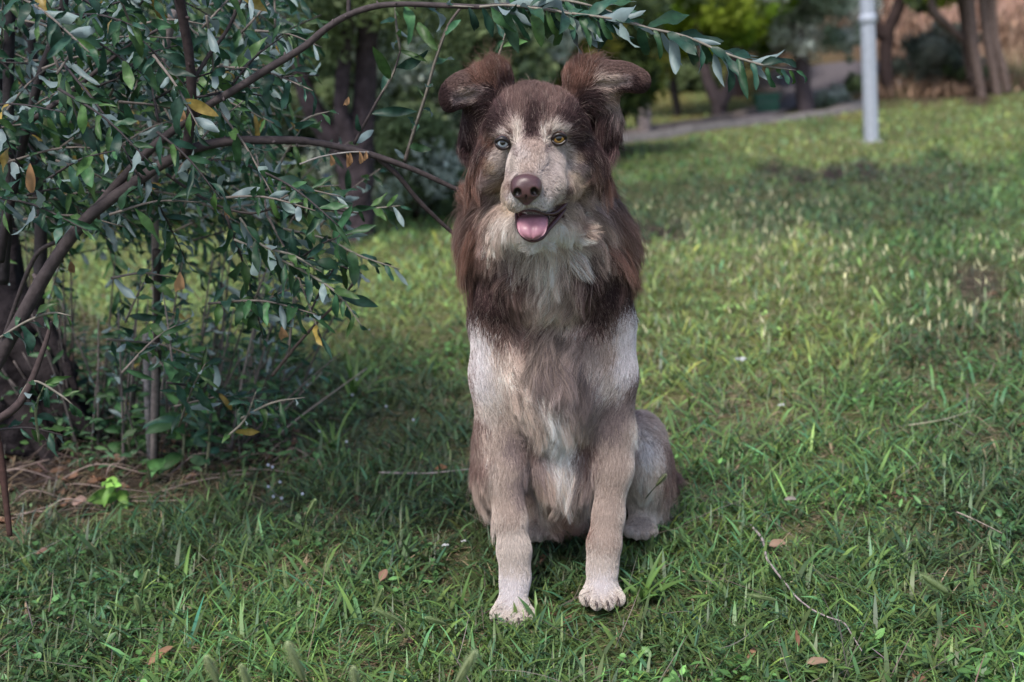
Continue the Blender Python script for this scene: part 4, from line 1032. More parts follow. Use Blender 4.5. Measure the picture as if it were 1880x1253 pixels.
GRB = [(.30, .32, .27), (.22, .25, .20), (.38, .40, .34), (.15, .18, .14)]
bush("grey-green bush on the dry slope right of the lamp post", 1725, 140, base(1725, 146), .75, 9000, .05, GRB, seed=21, hgt=1.2)
bush("low dark bush left of the leaning trunks at the foot of the slope", 1765, 146, base(1765, 150), .42, 6000, .045, DKG, seed=22)
bush("small thin bush at the edge of the path left of the lamp post", 1530, 185, base(1530, 195), .28, 2200, .035, OLV, seed=23)
bush("dark little bush tucked behind the lamp post", 1580, 165, base(1580, 172), .30, 2500, .04, DKG, seed=24)
bush("small dim bush on the yellow-green grass between two thin trees", 1270, 165, base(1270, 168), .5, 4000, .06, DKG, seed=25)
# stones on the dry slope edge
rngS = np.random.default_rng(4)
for lab, a, b_, s in (("pale rounded stone at the foot of the dry slope", 1648, 158, .16), ("two-toned grey stone left of the lamp post base", 1563, 175, .12), ("small pale stone behind the bush by the path", 1556, 183, .09)):
    q = G(a, b_); v, f = ball((0, 0, 1), 1, 14, 8)
    v = v * (1 + .25 * (noise2(v[:, 0] * 2 + a, v[:, 1] * 2 + v[:, 2], 3) - .5))[:, None] * np.array([s, s * .7, s * .42])
    tag(mesh_obj("stone", q + v + (0, 0, s * .2), f, m_stone, np.tile((.26, .235, .225), (len(v), 1)), loc=q), lab, "stone")

# far wood closing the view
rngW = np.random.default_rng(8)
def wood(px0, px1, top, Y0, Y1, n, cols, name, zb=None, r=(1.0, 2.4), K=160, size=.16):
    a = rngW.uniform(px0, px1, K); Yk = rngW.uniform(Y0, Y1, K)
    q = P(a, np.zeros(K) + 60, Yk); g_ = gz(q[:, 0], q[:, 1])
    hi = P(a, np.zeros(K) + top, Yk)[:, 2]
    q[:, 2] = g_ + rngW.random(K) ** 1.1 * (hi - g_)
    v, f, c = crown_leaves(q, rngW.uniform(*r, K), n, size, cols, rngW)
    return tag(mesh_obj(name, v, f, m_leaff, c, False), kind="stuff")
wood(-700, 1560, -260, 26, 36, 90000, DKG + [(.08, .11, .06), (.10, .10, .08)], "far_wood", r=(1.0, 2.2), K=230, size=.17)
wood(-900, 900, -200, 9.5, 15, 60000, DKG + OLV[:2], "dark_thicket", r=(.35, .9), K=230, size=.07)
wood(1500, 2500, -200, 34, 44, 26000, DKG + GRB, "far_wood", r=(1.0, 2.4), K=90, size=.2)
for j, (a, b_, s) in enumerate(((1850, 60, 1.1), (1680, 75, .9), (1870, 105, .6), (1600, 100, .7), (1780, 20, 1.0), (1650, 20, 1.3))):
    pass
# trees on the left, behind the shrub
Y = base(655, 440)
tree("dark forked tree behind the arching branches left of the dog", "tree",
     [[(652, 446, Y, 40), (650, 400, Y, 34), (652, 330, Y, 33), (652, 270, Y, 32), (668, 200, Y, 20), (673, 90, Y, 19), (677, 0, Y, 18), (680, -150, Y, 16)],
      [(646, 280, Y - .05, 20), (628, 215, Y - .06, 14), (630, 130, Y - .06, 12), (640, 40, Y - .06, 11), (648, -100, Y, 10)],
      [(640, 290, Y, 24), (600, 240, Y, 20), (565, 180, Y, 16), (545, 110, Y, 13), (530, 20, Y, 11), (520, -100, Y, 9)]],
     [(700, 20, Y + .3, .28), (560, 10, Y + .2, .3), (600, -60, Y, .5), (740, -50, Y, .5), (760, 90, Y + .8, .3)], 16000, .022, DKG + OLV[:2], bark=(.055, .042, .048), seed=31, sub=160)
for j, (lab, bx, by, r0, top, cr, cols) in enumerate((
    ("middle-distance dark tree seen between the forked trunk and the dog's head", 790, 330, 14, [(800, 200), (810, 60), (815, -80)], [(800, 60, 0, .9), (760, 150, .3, .5), (840, 120, .5, .6), (850, 210, .5, .35), (740, 240, .3, .3)], DKG + OLV[:2]),
    ("rounded yellow-green tree just above the dog's head", 985, 300, 12, [(985, 200), (985, 100), (985, -40)], [(990, 90, 0, .75), (1040, 60, .5, .7), (940, 110, .5, .5), (1090, 110, .8, .5)], [(.11, .15, .03), (.07, .10, .03), (.05, .075, .03), (.16, .16, .03)]),
    ("slender tree far left whose crown closes the view behind the shrub", 330, 400, 14, [(330, 250), (325, 100), (320, -60)], [(330, 110, 0, .7), (250, 60, .3, .7), (420, 60, .4, .7), (480, 160, .4, .45), (180, 170, .4, .5)], DKG),
    ("dim tree at the far left edge behind the dark stems", 80, 420, 16, [(80, 250), (75, 100), (70, -60)], [(60, 90, 0, .8), (140, 40, .3, .8), (-40, 160, .3, .7), (60, 210, .4, .4)], DKG),
    ("young tree with loose foliage left of the forked trunk", 500, 400, 9, [(502, 300), (505, 180), (500, -40)], [(500, 210, 0, .4), (560, 130, .3, .45), (450, 300, .2, .25), (520, 300, .2, .2)], DKG + OLV[:1]),
)):
    Y = base(bx, by)
    sc_y = Y / 8.0
    tree(lab, "tree", [[(bx, by, Y, r0)] + [(a, b_, Y, r0 * .85) for a, b_ in top]], [(a, b_, Y + dy, r * max(sc_y, .6)) for a, b_, dy, r in cr], 22000, .045 * max(sc_y, .6), cols, seed=40 + j, sub=60)
for j, (lab, px_, py_, r) in enumerate((("low dark bush on the grass left of the dog's neck", 770, 400, .45), ("bush in front of the pale wall far left", 420, 410, .5), ("dark bush behind the old trunk at the left edge", 30, 430, .6), ("bush beside the forked tree's foot", 560, 400, .4), ("rounded bush behind the middle of the shrub", 250, 420, .55))):
    bush(lab, px_, py_, base(px_, py_), r * base(px_, py_) / 6, 7000, .03, DKG + OLV[:2], seed=60 + j, hgt=1.1)
# pale wall glimpsed low behind the shrub
m_wall = attr_mat("pale_render", 0.85, 0.2, mott=(3, .12))
q0, q1 = G(-300, 345), G(620, 330)
Yw = 8.6
a0, a1 = P(-260, 330, Yw), P(600, 330, Yw)
v = []
for a in (a0, a1):
    z0 = float(gz(a[0], a[1])) - .1
    for dy in (0, .2):
        v += [(a[0], a[1] + dy, z0), (a[0], a[1] + dy, z0 + .75)]
f = [(0, 1, 5, 4), (2, 6, 7, 3), (1, 3, 7, 5), (0, 2, 3, 1), (4, 5, 7, 6)]
tag(mesh_obj("garden_wall", v, f, m_wall, np.tile((.34, .42, .55), (8, 1)), False, loc=a0), "low pale blue wall glimpsed through the shrub on the left", "wall")

# ================================================================== lamp post and green box
m_paint = attr_mat("painted_metal", 0.38, 0.5, mott=(18, .08), bump=(.15, .003))
Yp = base(1600, 262); b0 = G(1600, 262)
lp = empty("lamp_post", b0); tag(lp, "tall pale grey painted lamp post standing in the lawn", "lamp post")
topdir = P(1592, 0, Yp) - P(1600, 262, Yp); topdir /= np.linalg.norm(topdir)
topdir = np.array([topdir[0], 0.0, topdir[2]])
def along(z): return b0 + topdir * z
g = Geo(); r_ = px2m(13.5, Yp); tube(g, [along(-.1), along(.5), along(1.6), along(4.2)], [r_, r_ * .98, r_ * .95, r_ * .8], (.40, .44, .52), 8, 2)
shaft = g.obj("shaft", m_paint, lp); shaft.data.polygons.foreach_set("use_smooth", np.zeros(len(shaft.data.polygons), bool))
zc = (262 - 42) / (FPX / Yp)
g = Geo(); tube(g, [along(zc - .04), along(zc - .02), along(zc + .02), along(zc + .04)], [r_ * 1.0, r_ * 1.15, r_ * 1.15, r_ * 1.0], (.40, .44, .52), 10, 2); g.obj("collar", m_paint, lp)
g = Geo(); tube(g, [along(-.05), along(.012)], [r_ * 1.7, r_ * 1.6], (.34, .32, .30), 12, 2); g.obj("base_plate", m_stone, lp)
g = Geo(); tube(g, [along(4.2), along(4.25), along(4.5), along(4.6)], [.06, .17, .20, .05], (.6, .62, .64), 14, 3); g.obj("lamp_head", m_paint, lp)
def bevbox(lo, hi, b=.02):
    lo, hi = np.array(lo, float), np.array(hi, float)
    v, f = ball((0, 0, 1), 1, 24, 16)
    s = np.sign(v) * np.abs(v) ** .18
    s /= np.abs(s).max()
    return (lo + hi) / 2 + s * (hi - lo) / 2, f
q = G(1406, 208); Yb = q[1]; hw = px2m(21, Yb); hh = px2m(34, Yb)
gb = empty("box", q); tag(gb, "small dark green bin standing on the edge of the path", "bin")
v, f = bevbox(q + (-hw, -hw * .8, -.02), q + (hw, hw * .8, hh * .8)); mesh_obj("body", v, f, m_paint, np.tile((.012, .075, .05), (len(v), 1)), parent=gb)
v, f = bevbox(q + (-hw * 1.08, -hw * .88, hh * .8 - .01), q + (hw * 1.08, hw * .88, hh)); mesh_obj("lid", v, f, m_paint, np.tile((.015, .095, .06), (len(v), 1)), parent=gb)

# ================================================================== the shrub
SL = dict(v=[], f=[], c=[], n=0)
class Leaves:
    def __init__(s): s.b = []; s.d = []; s.n = []; s.L = []; s.W = []; s.cu = []; s.fo = []; s.c = []
    def add(s, b, d, n, L, W_, cu, fo, c): s.b.append(b); s.d.append(d); s.n.append(n); s.L.append(L); s.W.append(W_); s.cu.append(cu); s.fo.append(fo); s.c.append(c)
    def obj(s, name, mat, parent, shape=.9, wav=.5, along=8):
        v, f, c = leaf_geo(np.array(s.b), np.array(s.d), np.array(s.n), np.array(s.L), np.array(s.W), np.array(s.cu), np.array(s.fo), np.array(s.c), shape, along, wav)
        return mesh_obj(name, v, f, mat, np.clip(c, 0, .8), parent=parent)
LG = np.array([(.026, .074, .036), (.036, .094, .038), (.018, .054, .036), (.055, .118, .034), (.026, .072, .048)])
rng = np.random.default_rng(77)
def twig_leaves(lv, pts, Lm, Wm, step, start=0.1, hang=.5, cols=LG, silver=.0, spread=1.0, rad=None):
    """alternate leaves along a twig (world points)"""
    p = spline(np.array(pts, float), 10); seg = np.linalg.norm(np.diff(p, axis=0), axis=1); s = np.concatenate([[0], np.cumsum(seg)])
    T = s[-1]; u = start * T; side = rng.choice([-1, 1]); phi = rng.uniform(0, 6.28)
    while u <= T:
        i = min(np.searchsorted(s, u), len(p) - 1); i = max(i, 1)
        b = p[i - 1] + (p[i] - p[i - 1]) * ((u - s[i - 1]) / max(seg[i - 1], 1e-9)); t = (p[i] - p[i - 1]) / max(seg[i - 1], 1e-9)
        phi += 2.4 + rng.normal(0, .3)
        a = np.cross(t, [0, .3, 1.0]); a /= np.linalg.norm(a) + 1e-9; c = np.cross(t, a)
        out = (a * math.cos(phi) + c * math.sin(phi)) * spread
        end = 1 if u < T * .93 else .25
        d = t * rng.uniform(.35, .9) + out * end + np.array([0, 0, -1]) * hang * rng.uniform(.3, 1.3)
        nrm = np.array([0, -1.0, .55]) + rng.normal(0, .45, 3)
        if rng.random() < silver: nrm = -nrm
        k = rng.uniform(.45, 1.2) * (1 if u < T * .85 else .7)
        lv.add(b, d, nrm, Lm * k, Wm * k * rng.uniform(.7, 1.2), rng.normal(.8, .7), rng.uniform(.15, .85), (cols[rng.integers(len(cols))] if rng.random() > .013 else np.array((.26, .19, .05))) * rng.lognormal(0, .28))
        u += step * rng.uniform(.6, 1.4)
sh = empty("oleaster_shrub", G(215, 860)); tag(sh, "tall arching shrub with long silvery-backed leaves left of the dog", "shrub")
BR = (.058, .046, .048); GY = (.20, .17, .165)
lv = Leaves(); lvs = Leaves()
def PB_(pts, Y0, Y1): 
    n_ = len(pts); return [P(a, b, Y0 + (Y1 - Y0) * i / (n_ - 1)) for i, (a, b) in enumerate(pts)]
def branch(pts, Y0, Y1, r0, r1, col=BR, name="branch", leaves=None, knots=True, par=None):
    p = PB_(pts, Y0, Y1); n_ = len(p)
    g = Geo(); Ym = (Y0 + Y1) / 2
    rs = [px2m(r0 + (r1 - r0) * i / (n_ - 1), Ym) for i in range(n_)]
    tube(g, p, rs, col, 9, 8, .10)
    if knots:
        sp = spline(np.array(p), 8)
        for i in range(3, len(sp) - 2, 5):
            a = sp[i]; d = rng.normal(0, 1, 3); d /= np.linalg.norm(d); rr = rs[min(int(i / len(sp) * n_), n_ - 1)]
            tube(g, [a, a + d * rr * 1.7], [rr * .5, rr * .25], np.array(col) * 1.8, 5, 2)
    g.obj(name, m_barkf, par or sh)
    return p
branch([(-60, 760), (0, 655), (60, 545), (115, 455), (170, 392), (235, 345), (300, 300), (360, 272), (430, 259), (500, 258), (560, 259), (620, 270), (690, 287), (760, 312), (835, 346), (890, 370)], 1.75, 1.86, 13.5, 3.6)
branch([(690, 287), (730, 322), (765, 365), (805, 405), (842, 437), (880, 470)], 1.84, 1.9, 5.5, 2.5)
branch([(170, 392), (250, 300), (320, 238), (380, 195), (440, 160), (500, 122), (560, 85), (600, 52), (640, 28), (690, 12), (740, 8), (800, 10), (880, 13), (930, 10), (1000, 18), (1060, 28), (1130, 34), (1190, 52), (1260, 68), (1330, 98), (1400, 120), (1462, 130)], 1.80, 1.66, 8.5, 1.2)
branch([(326, -20), (335, 30), (346, 90), (352, 160), (350, 220), (340, 285)], 1.72, 1.79, 9, 8, (.045, .032, .034))
branch([(640, 28), (640, -30)], 1.79, 1.79, 4, 3)
branch([(350, 155), (385, 100), (420, 50), (450, -20)], 1.76, 1.8, 4, 3)
branch([(60, 220), (130, 170), (185, 125), (240, 82), (290, 55)], 1.85, 1.85, 5, 2.5)
branch([(120, -10), (108, 50), (80, 120), (60, 190), (35, 300), (10, 420), (0, 480)], 1.9, 1.95, 7, 8, (.03, .025, .028))
branch([(20, -10), (15, 150), (18, 300), (12, 420), (5, 520)], 2.0, 2.05, 9, 11, (.03, .026, .03))
branch([(50, -10), (58, 120), (62, 260), (75, 420), (70, 560)], 2.3, 2.3, 9, 12, (.03, .026, .03))
branch([(318, 20), (300, 120), (290, 230), (285, 330), (285, 460), (288, 560), (285, 700), (282, 830), (280, 880)], 2.2, 2.44, 7, 7, GY)
branch([(288, 460), (290, 560), (288, 680), (285, 800), (283, 872)], 2.3, 2.46, 7.5, 7.5, (.035, .028, .028))
branch([(268, 605), (270, 700), (272, 760), (276, 830), (278, 872)], 2.4, 2.46, 6, 6.5, (.28, .26, .27))
branch([(650, 265), (690, 190), (720, 140), (735, 95)], 1.84, 1.82, 3, 1.5)
branch([(743, 298), (760, 240), (780, 180), (800, 110), (822, 50), (848, 12)], 1.86, 1.80, 3.6, 2.4, (.12, .10, .09))
branch([(550, 302), (590, 288), (640, 280), (678, 280)], 1.80, 1.83, 1.6, 1.4, (.30, .28, .27))
branch([(500, 690), (540, 640), (580, 595), (620, 555), (650, 520)], 1.95, 1.85, 3.5, 2, (.10, .075, .07))
branch([(305, 320), (350, 350), (400, 378), (460, 392), (520, 380), (600, 385), (660, 392)], 1.82, 1.84, 3, 1.5, (.06, .05, .05))
branch([(0, 640), (60, 480), (110, 440)], 1.9, 1.85, 4, 4)
lvl = lambda *a, **k: twig_leaves(lv, *a, **k)
m = 1 / (FPX / 1.8)      # one photo pixel at the shrub's distance
LL, WW = 68 * m, 18.5 * m
# explicit leafy twigs (photo pixels, near depth)
for pts, Y0, Y1, L_, st, hg in (
    ([(1050, 25), (1130, 36), (1190, 52), (1260, 68), (1330, 98), (1400, 120), (1462, 130)], 1.69, 1.66, 66, 10, 1.0),
    ([(880, 13), (930, 10), (1000, 18), (1060, 28), (1120, 34)], 1.70, 1.69, 76, 8, 1.1),
    ([(900, -30), (980, -5), (1060, 5), (1150, 30)], 1.74, 1.72, 74, 9, 1.1),
    ([(740, 8), (800, 10), (870, 13)], 1.75, 1.71, 58, 34, .6),
    ([(743, 298), (760, 240), (780, 180), (800, 110), (822, 50)], 1.86, 1.80, 52, 30, .1),
    ([(650, 265), (690, 190), (720, 140), (735, 95)], 1.84, 1.82, 66, 34, .1),
    ([(735, 95), (728, 50), (725, 10)], 1.82, 1.8, 55, 14, .9),
    ([(905, 120), (918, 95), (928, 60)], 1.80, 1.8, 42, 16, -.1),
    ([(560, 390), (610, 380), (660, 385), (735, 378)], 1.84, 1.82, 55, 15, .5),
    ([(430, 440), (500, 470), (560, 500), (620, 540), (665, 600)], 1.80, 1.74, 56, 13, .8),
    ([(520, 420), (600, 440), (660, 470), (735, 495)], 1.86, 1.84, 52, 13, .7),
    ([(440, 400), (480, 450), (540, 470), (590, 500)], 1.78, 1.76, 56, 13, .9),
    ([(530, 240), (570, 215), (605, 205)], 1.84, 1.84, 48, 16, .1),
    ([(490, 350), (520, 290), (560, 225)], 1.84, 1.84, 45, 34, .1),
    ([(30, 740), (60, 700), (110, 725), (135, 745)], 1.72, 1.72, 46, 13, .6),
    ([(0, 620), (50, 590), (95, 575), (130, 580)], 1.75, 1.73, 50, 14, .7),
    ([(440, 770), (500, 740), (560, 730)], 1.92, 1.9, 44, 14, .5),
    ([(420, 800), (450, 770), (470, 720)], 1.92, 1.9, 42, 16, .4),
    ):
    p = PB_(pts, Y0, Y1); g_L = L_ * 1.2 * m
    twig_leaves(lv, p, g_L, g_L * .28, st * m, 0.02, hg, silver=.30 if pts[0][0] > 850 else .18)
    g = Geo(); tube(g, p, [px2m(2.2, Y0)] * (len(p) - 1) + [px2m(.8, Y0)], (.22, .20, .17), 6, 5); g.obj("twig", m_barkf, sh)
# filling twigs through the shrub's body
tg = Geo()
def inshape(x, y):
    top = x < 640 + 60 * math.sin(y / 60)
    if y > 330: top = x < 700 - (y - 330) * .35
    if y > 640: top = x < 560 - (y - 640) * .6
    return top
nt_ = 0
while nt_ < 440:
    x0, y0 = rng.uniform(-160, 640), (rng.uniform(-120, 430) if rng.random() < .82 else rng.uniform(430, 800))
    if not inshape(x0, y0): continue
    if 540 < x0 < 720 and y0 < 400 and rng.random() < .96: continue
    if 400 < x0 < 560 and 180 < y0 < 240 and rng.random() < .5: continue
    if x0 < 165 and 440 < y0 < 760 and rng.random() < .93: continue
    Yt = rng.uniform(1.88, 3.0); 
    if rng.random() < .13: Yt = rng.uniform(1.7, 1.9)
    a = rng.normal(-.25, .9) if y0 < 500 else rng.normal(-.9, .6)
    ln_ = rng.uniform(110, 230); k = 1.8 / Yt
    dx, dy = math.cos(a), math.sin(a)
    pts = [(x0, y0), (x0 + dx * ln_ * .5, y0 + dy * ln_ * .5), (x0 + dx * ln_, y0 + dy * ln_ + ln_ * .15)]
    if pts[2][0] > 700 or (pts[2][0] > 600 and y0 < 300): continue
    p = PB_(pts, Yt, Yt + rng.normal(0, .1))
    twig_leaves(lv, p, LL * rng.uniform(.75, 1.15), WW * rng.uniform(.8, 1.1), 17 * m, .05, rng.uniform(.2, 1.0), silver=.16)
    tube(tg, p, [.0022, .0016, .0008], (.17, .145, .13) if rng.random() < .6 else (.05, .042, .045), 5, 4); nt_ += 1
# bare upright stems and a tangle of thin dead twigs low down
for k in range(85):
    x0 = rng.uniform(-20, 540); yb = 880 - abs(x0 - 260) * .18 + rng.uniform(-70, 10); Yt = rng.uniform(1.9, 2.5)
    q = G(x0, yb - 20) if yb < 1000 else None
    Yt = q[1]; lean_ = rng.normal((x0 - 260) * .35, 50); hgt = rng.uniform(140, 400)
    pts = [(x0, yb - 18), (x0 + lean_ * .4, yb - hgt * .5), (x0 + lean_, yb - hgt)]
    p = PB_(pts, Yt, Yt - .1)
    tube(tg, p, [.0030 * rng.uniform(.5, 1.3), .0024, .0010], np.array(GY) * rng.uniform(.35, 1.5), 5, 5, .1)
    if rng.random() < .45: twig_leaves(lv, p, LL * .7, WW * .8, 26 * m, .25, .5, silver=.15)
tag(tg.obj("twig", m_barkf, sh), kind="stuff")
lv.obj("foliage", m_leaf, sh)
ug = Leaves()
for k in range(2600):
    a, b_ = rng.uniform(-60, 560), rng.uniform(640, 880)
    if b_ > 905 - abs(a - 250) * .15 or (a < 120 and rng.random() < .6): continue
    q = G(a, b_); q = q + (0, 0, abs(rng.normal(0, .09)))
    if q[1] > 3.4: continue
    ug.add(q, np.append(rng.normal(0, 1, 2), rng.uniform(-.3, .9)), np.array([0, -.3, 1.0]) + rng.normal(0, .6, 3), rng.uniform(.014, .04), rng.uniform(.006, .013), rng.normal(.5, .5), rng.uniform(.1, .7), np.array((.060, .125, .045)) * rng.lognormal(0, .35) * (1, 1, rng.uniform(.8, 1.5)))
tag(ug.obj("undergrowth", m_leaff2, None, .9, .3, 5), kind="stuff")
# dried curled leaves still hanging on it
DRY = np.array([(.52, .30, .16)])
for a, b_, Yd, L_, W_, lab in ((607, 284, 1.81, 26, 12, 0), (636, 281, 1.82, 34, 11, 0), (642, 279, 1.82, 30, 11, 0), (660, 278, 1.82, 26, 11, 0), (672, 278, 1.82, 20, 10, 0), (325, 190, 1.76, 40, 26, 1), (330, 500, 1.80, 44, 24, 1), (55, 300, 1.75, 60, 22, 2), (640, 178, 1.84, 22, 12, 2), (516, 600, 1.9, 30, 22, 1), (130, 480, 1.9, 26, 18, 1), (412, 380, 1.85, 30, 12, 1)):
    l1 = Leaves(); l1.add(P(a, b_, Yd), np.array([rng.normal(0, .2), 0, -1.0]), np.array([.4, -1, .2]), L_ * m, W_ * m, rng.uniform(.6, 1.6), .7, DRY[0] * rng.lognormal(0, .2))
    l1.obj("dried_leaf", m_leaff, sh, 1.0, .4)
# broad bright leaves of young shoots at the shrub's foot
BG = np.array([(.060, .150, .050), (.075, .175, .055), (.05, .13, .05)])
def sapling(label, stem_px, Y0, L_, W_, step, cols=BG, r=2.6, extra=(), hang=.5):
    if stem_px[0][1] > 810: Y0 = float(G(*stem_px[0])[1])
    b = P(*stem_px[0], Y0); m = Y0 / FPX
    e = empty("sapling", b); tag(e, label, "seedling")
    l1 = Leaves(); g = Geo()
    p = PB_(stem_px, Y0, Y0 - .03)
    tube(g, [b - (0, 0, .01)] + p[1:], [px2m(r, Y0)] * (len(p) - 1) + [px2m(.8, Y0)], (.20, .21, .13), 6, 5)
    twig_leaves(l1, p, L_ * m, W_ * m, step * m, .15, hang, cols, 0)
    g.obj("stem", m_barkf, e); l1.obj("foliage", m_leaff2, e, .8, .15)
    return e
sapling("tall young shoot with broad mid-green leaves at the shrub's foot", [(332, 868), (338, 800), (335, 720), (345, 640)], 1.86, 78, 34, 15)
sapling("short leafy shoot left of the tall young shoot", [(240, 850), (235, 800), (228, 740)], 1.82, 46, 22, 15)
sapling("bright lime-green broad-leaved seedling at the edge of the bare bed", [(222, 925), (214, 900), (206, 885)], float(G(222, 935)[1]), 62, 40, 7, np.array([(.16, .30, .06), (.13, .26, .055)]), 2, hang=.9)
sapling("drooping grey-green sprig at the left edge above the dead branch", [(70, 800), (66, 750), (85, 700)], 1.75, 44, 20, 14, LG * 1.5)
sapling("pair of small green leaves behind the lime-green seedling", [(278, 885), (272, 865), (268, 850)], float(G(278, 890)[1]), 36, 22, 9, BG)
sapling("dark green shoot low beside the broad-leaved shoots", [(375, 870), (385, 800), (380, 740)], 1.95, 52, 24, 14, LG * 1.3)
# old trunk leaning in from the left edge, roots spreading
Yo = float(G(60, 800)[1]) - .05
ot = empty("old_trunk", P(20, 730, Yo)); tag(ot, "old dark gnarled trunk base at the left edge behind the branches", "tree")
g = Geo(); tube(g, [P(*q) for q in ((30, 800, Yo), (25, 720, Yo), (10, 640, Yo), (-20, 540, Yo + .05), (-30, 380, Yo + .1), (-40, 150, Yo + .1), (-50, -100, Yo + .1))], [px2m(r, Yo) for r in (125, 112, 90, 68, 54, 50, 45)], (.022, .018, .021), 26, 8, .22); g.obj("trunk", m_bark, ot)
for pts, r in (([(20, 620), (70, 670), (120, 745), (170, 800)], 30), ([(0, 700), (50, 760), (90, 830), (110, 880)], 30), ([(30, 560), (80, 600), (115, 660), (140, 720)], 16)):
    g = Geo(); p = PB_(pts, Yo - .08, Yo - .16); tube(g, p, [px2m(r * k, Yo) for k in (1, .85, .6, .3)], (.026, .021, .023), 14, 7, .2); g.obj("root", m_bark, ot)
# reddish dead stem and dead branch at the left edge
g = Geo(); tube(g, PB_([(-10, 770), (4, 860), (12, 930), (18, 985)], 1.55, 1.52), [px2m(r, 1.55) for r in (6, 7, 6, 5)], (.055, .028, .024), 8, 6, .12)
tag(g.obj("dead_sapling", m_barkf, None, P(12, 930, 1.53)), "upright reddish-brown dead sapling at the left edge", "sapling")
g = Geo(); tube(g, PB_([(-20, 780), (40, 735), (80, 640), (95, 590)], 1.7, 1.75), [px2m(r, 1.7) for r in (8, 7, 5, 3)], (.06, .042, .042), 8, 6, .12)
tag(g.obj("dead_branch", m_barkf, None, P(40, 735, 1.72)), "dark bent dead branch low at the left edge", "branch")
# thicker dead stems lying over the bed
g = Geo()
for k in range(70):
    a, b_ = rng.uniform(-40, 520), rng.uniform(800, 985)
    if b_ > 985 - a * .25: continue
    q = G(a, b_); an = rng.normal(.35, .6); L_ = rng.uniform(.05, .22)
    e_ = q + np.array([math.cos(an) * L_, math.sin(an) * L_ * .7, 0]); mid = (q + e_) / 2 + np.array([rng.normal(0, .01), rng.normal(0, .01), rng.uniform(.01, .04)])
    e_[2] = gz(e_[0], e_[1]) + rng.uniform(.004, .02); q[2] += .005
    tube(g, [q, mid, e_], [.0014, .0013, .0007], np.array((.22, .17, .15)) * rng.uniform(.5, 1.6), 5, 5)
tag(g.obj("dead_twig_litter", m_barkf), kind="stuff")
# ================================================================== small things on the lawn
def ground_tube(name, label, cat, pix_pts, rpx, col, lift=.012, mat=None):
    q = G(np.array([a for a, b in pix_pts], float), np.array([b for a, b in pix_pts], float)); q[:, 2] += lift
    g = Geo(); n_ = len(q); tube(g, q, [px2m(rpx * (1 - .6 * i / (n_ - 1)), q[i][1]) for i in range(n_)], col, 7, 6, .12)
    return tag(g.obj(name, mat or m_barkf, None, q[0]), label, cat)
ground_tube("twig", "long thin pale curving twig lying in the grass at lower right", "twig", [(1378, 988), (1396, 1008), (1404, 1028), (1408, 1050), (1425, 1075), (1445, 1100), (1462, 1122), (1490, 1145), (1520, 1160), (1548, 1170), (1562, 1190), (1575, 1212), (1586, 1230)], 2.7, (.36, .30, .30), .022)
ground_tube("twig", "straight bleached twig lying beside the dog's left-hand flank", "twig", [(698, 888), (740, 889), (790, 889), (830, 885), (868, 881)], 2.4, (.36, .31, .31), .022)
ground_tube("twig", "short dry stalk in the grass near the right edge", "twig", [(1755, 972), (1785, 985), (1815, 1000), (1838, 1012)], 1.7, (.34, .28, .24), .03)
ground_tube("twig", "pale thin stalk lying in the middle of the lawn right of the dog", "twig", [(1668, 808), (1700, 803), (1740, 795), (1785, 780)], 1.6, (.36, .33, .24), .03)
def fallen(label, a, b_, L_, W_, az_, col, up=.2, lift=.022, curl=.6):
    q = G(a, b_); q[2] += lift; l1 = Leaves(); mm = q[1] / FPX
    d = np.array([math.cos(az_), math.sin(az_) * .9, up])
    l1.add(q, d, np.array([.1, -.5, 1.0]), L_ * mm, W_ * mm, curl, .35, np.array(col))
    o = l1.obj("fallen_leaf", m_leaff, None, 1.0, .25); me = o.data
    n_ = len(me.vertices); co = np.empty(n_ * 3, np.float32); me.vertices.foreach_get("co", co)
    co = (co.reshape(-1, 3) - q.astype(np.float32)); me.vertices.foreach_set("co", co.ravel()); o.location = q.tolist()
    return tag(o, label, "leaf", "dry leaves lying in the grass")
fallen("large pointed orange-brown dry leaf near the bottom edge left", 276, 1248, 62, 22, .75, (.42, .24, .15), .5)
fallen("curled dry leaf beside the pale curving twig", 1412, 1026, 36, 22, .1, (.46, .30, .22))
fallen("upright pinkish dry leaf left of the dog's front paw", 700, 1092, 30, 18, 1.0, (.40, .23, .17), .9)
fallen("rounded pinkish leaf lying on straw in the bare bed", 136, 948, 30, 22, .6, (.42, .28, .24), .4)
fallen("small rusty leaf by the straight bleached twig", 800, 882, 26, 14, .2, (.36, .17, .10))
fallen("brown dry leaf upright near the bottom right of the dog", 1466, 1215, 36, 10, 1.5, (.28, .14, .09), 1.4)
fallen("dull brown leaf in the grass at the left edge", 70, 1040, 26, 16, .3, (.25, .14, .11), .3)
fallen("tan leaf at the bottom edge right of centre", 1480, 1246, 46, 20, -.1, (.42, .28, .2), .2)
fallen("pale tan leaf lying high in the lawn right of the twig's start", 1440, 940, 26, 12, .1, (.42, .36, .33), .1)
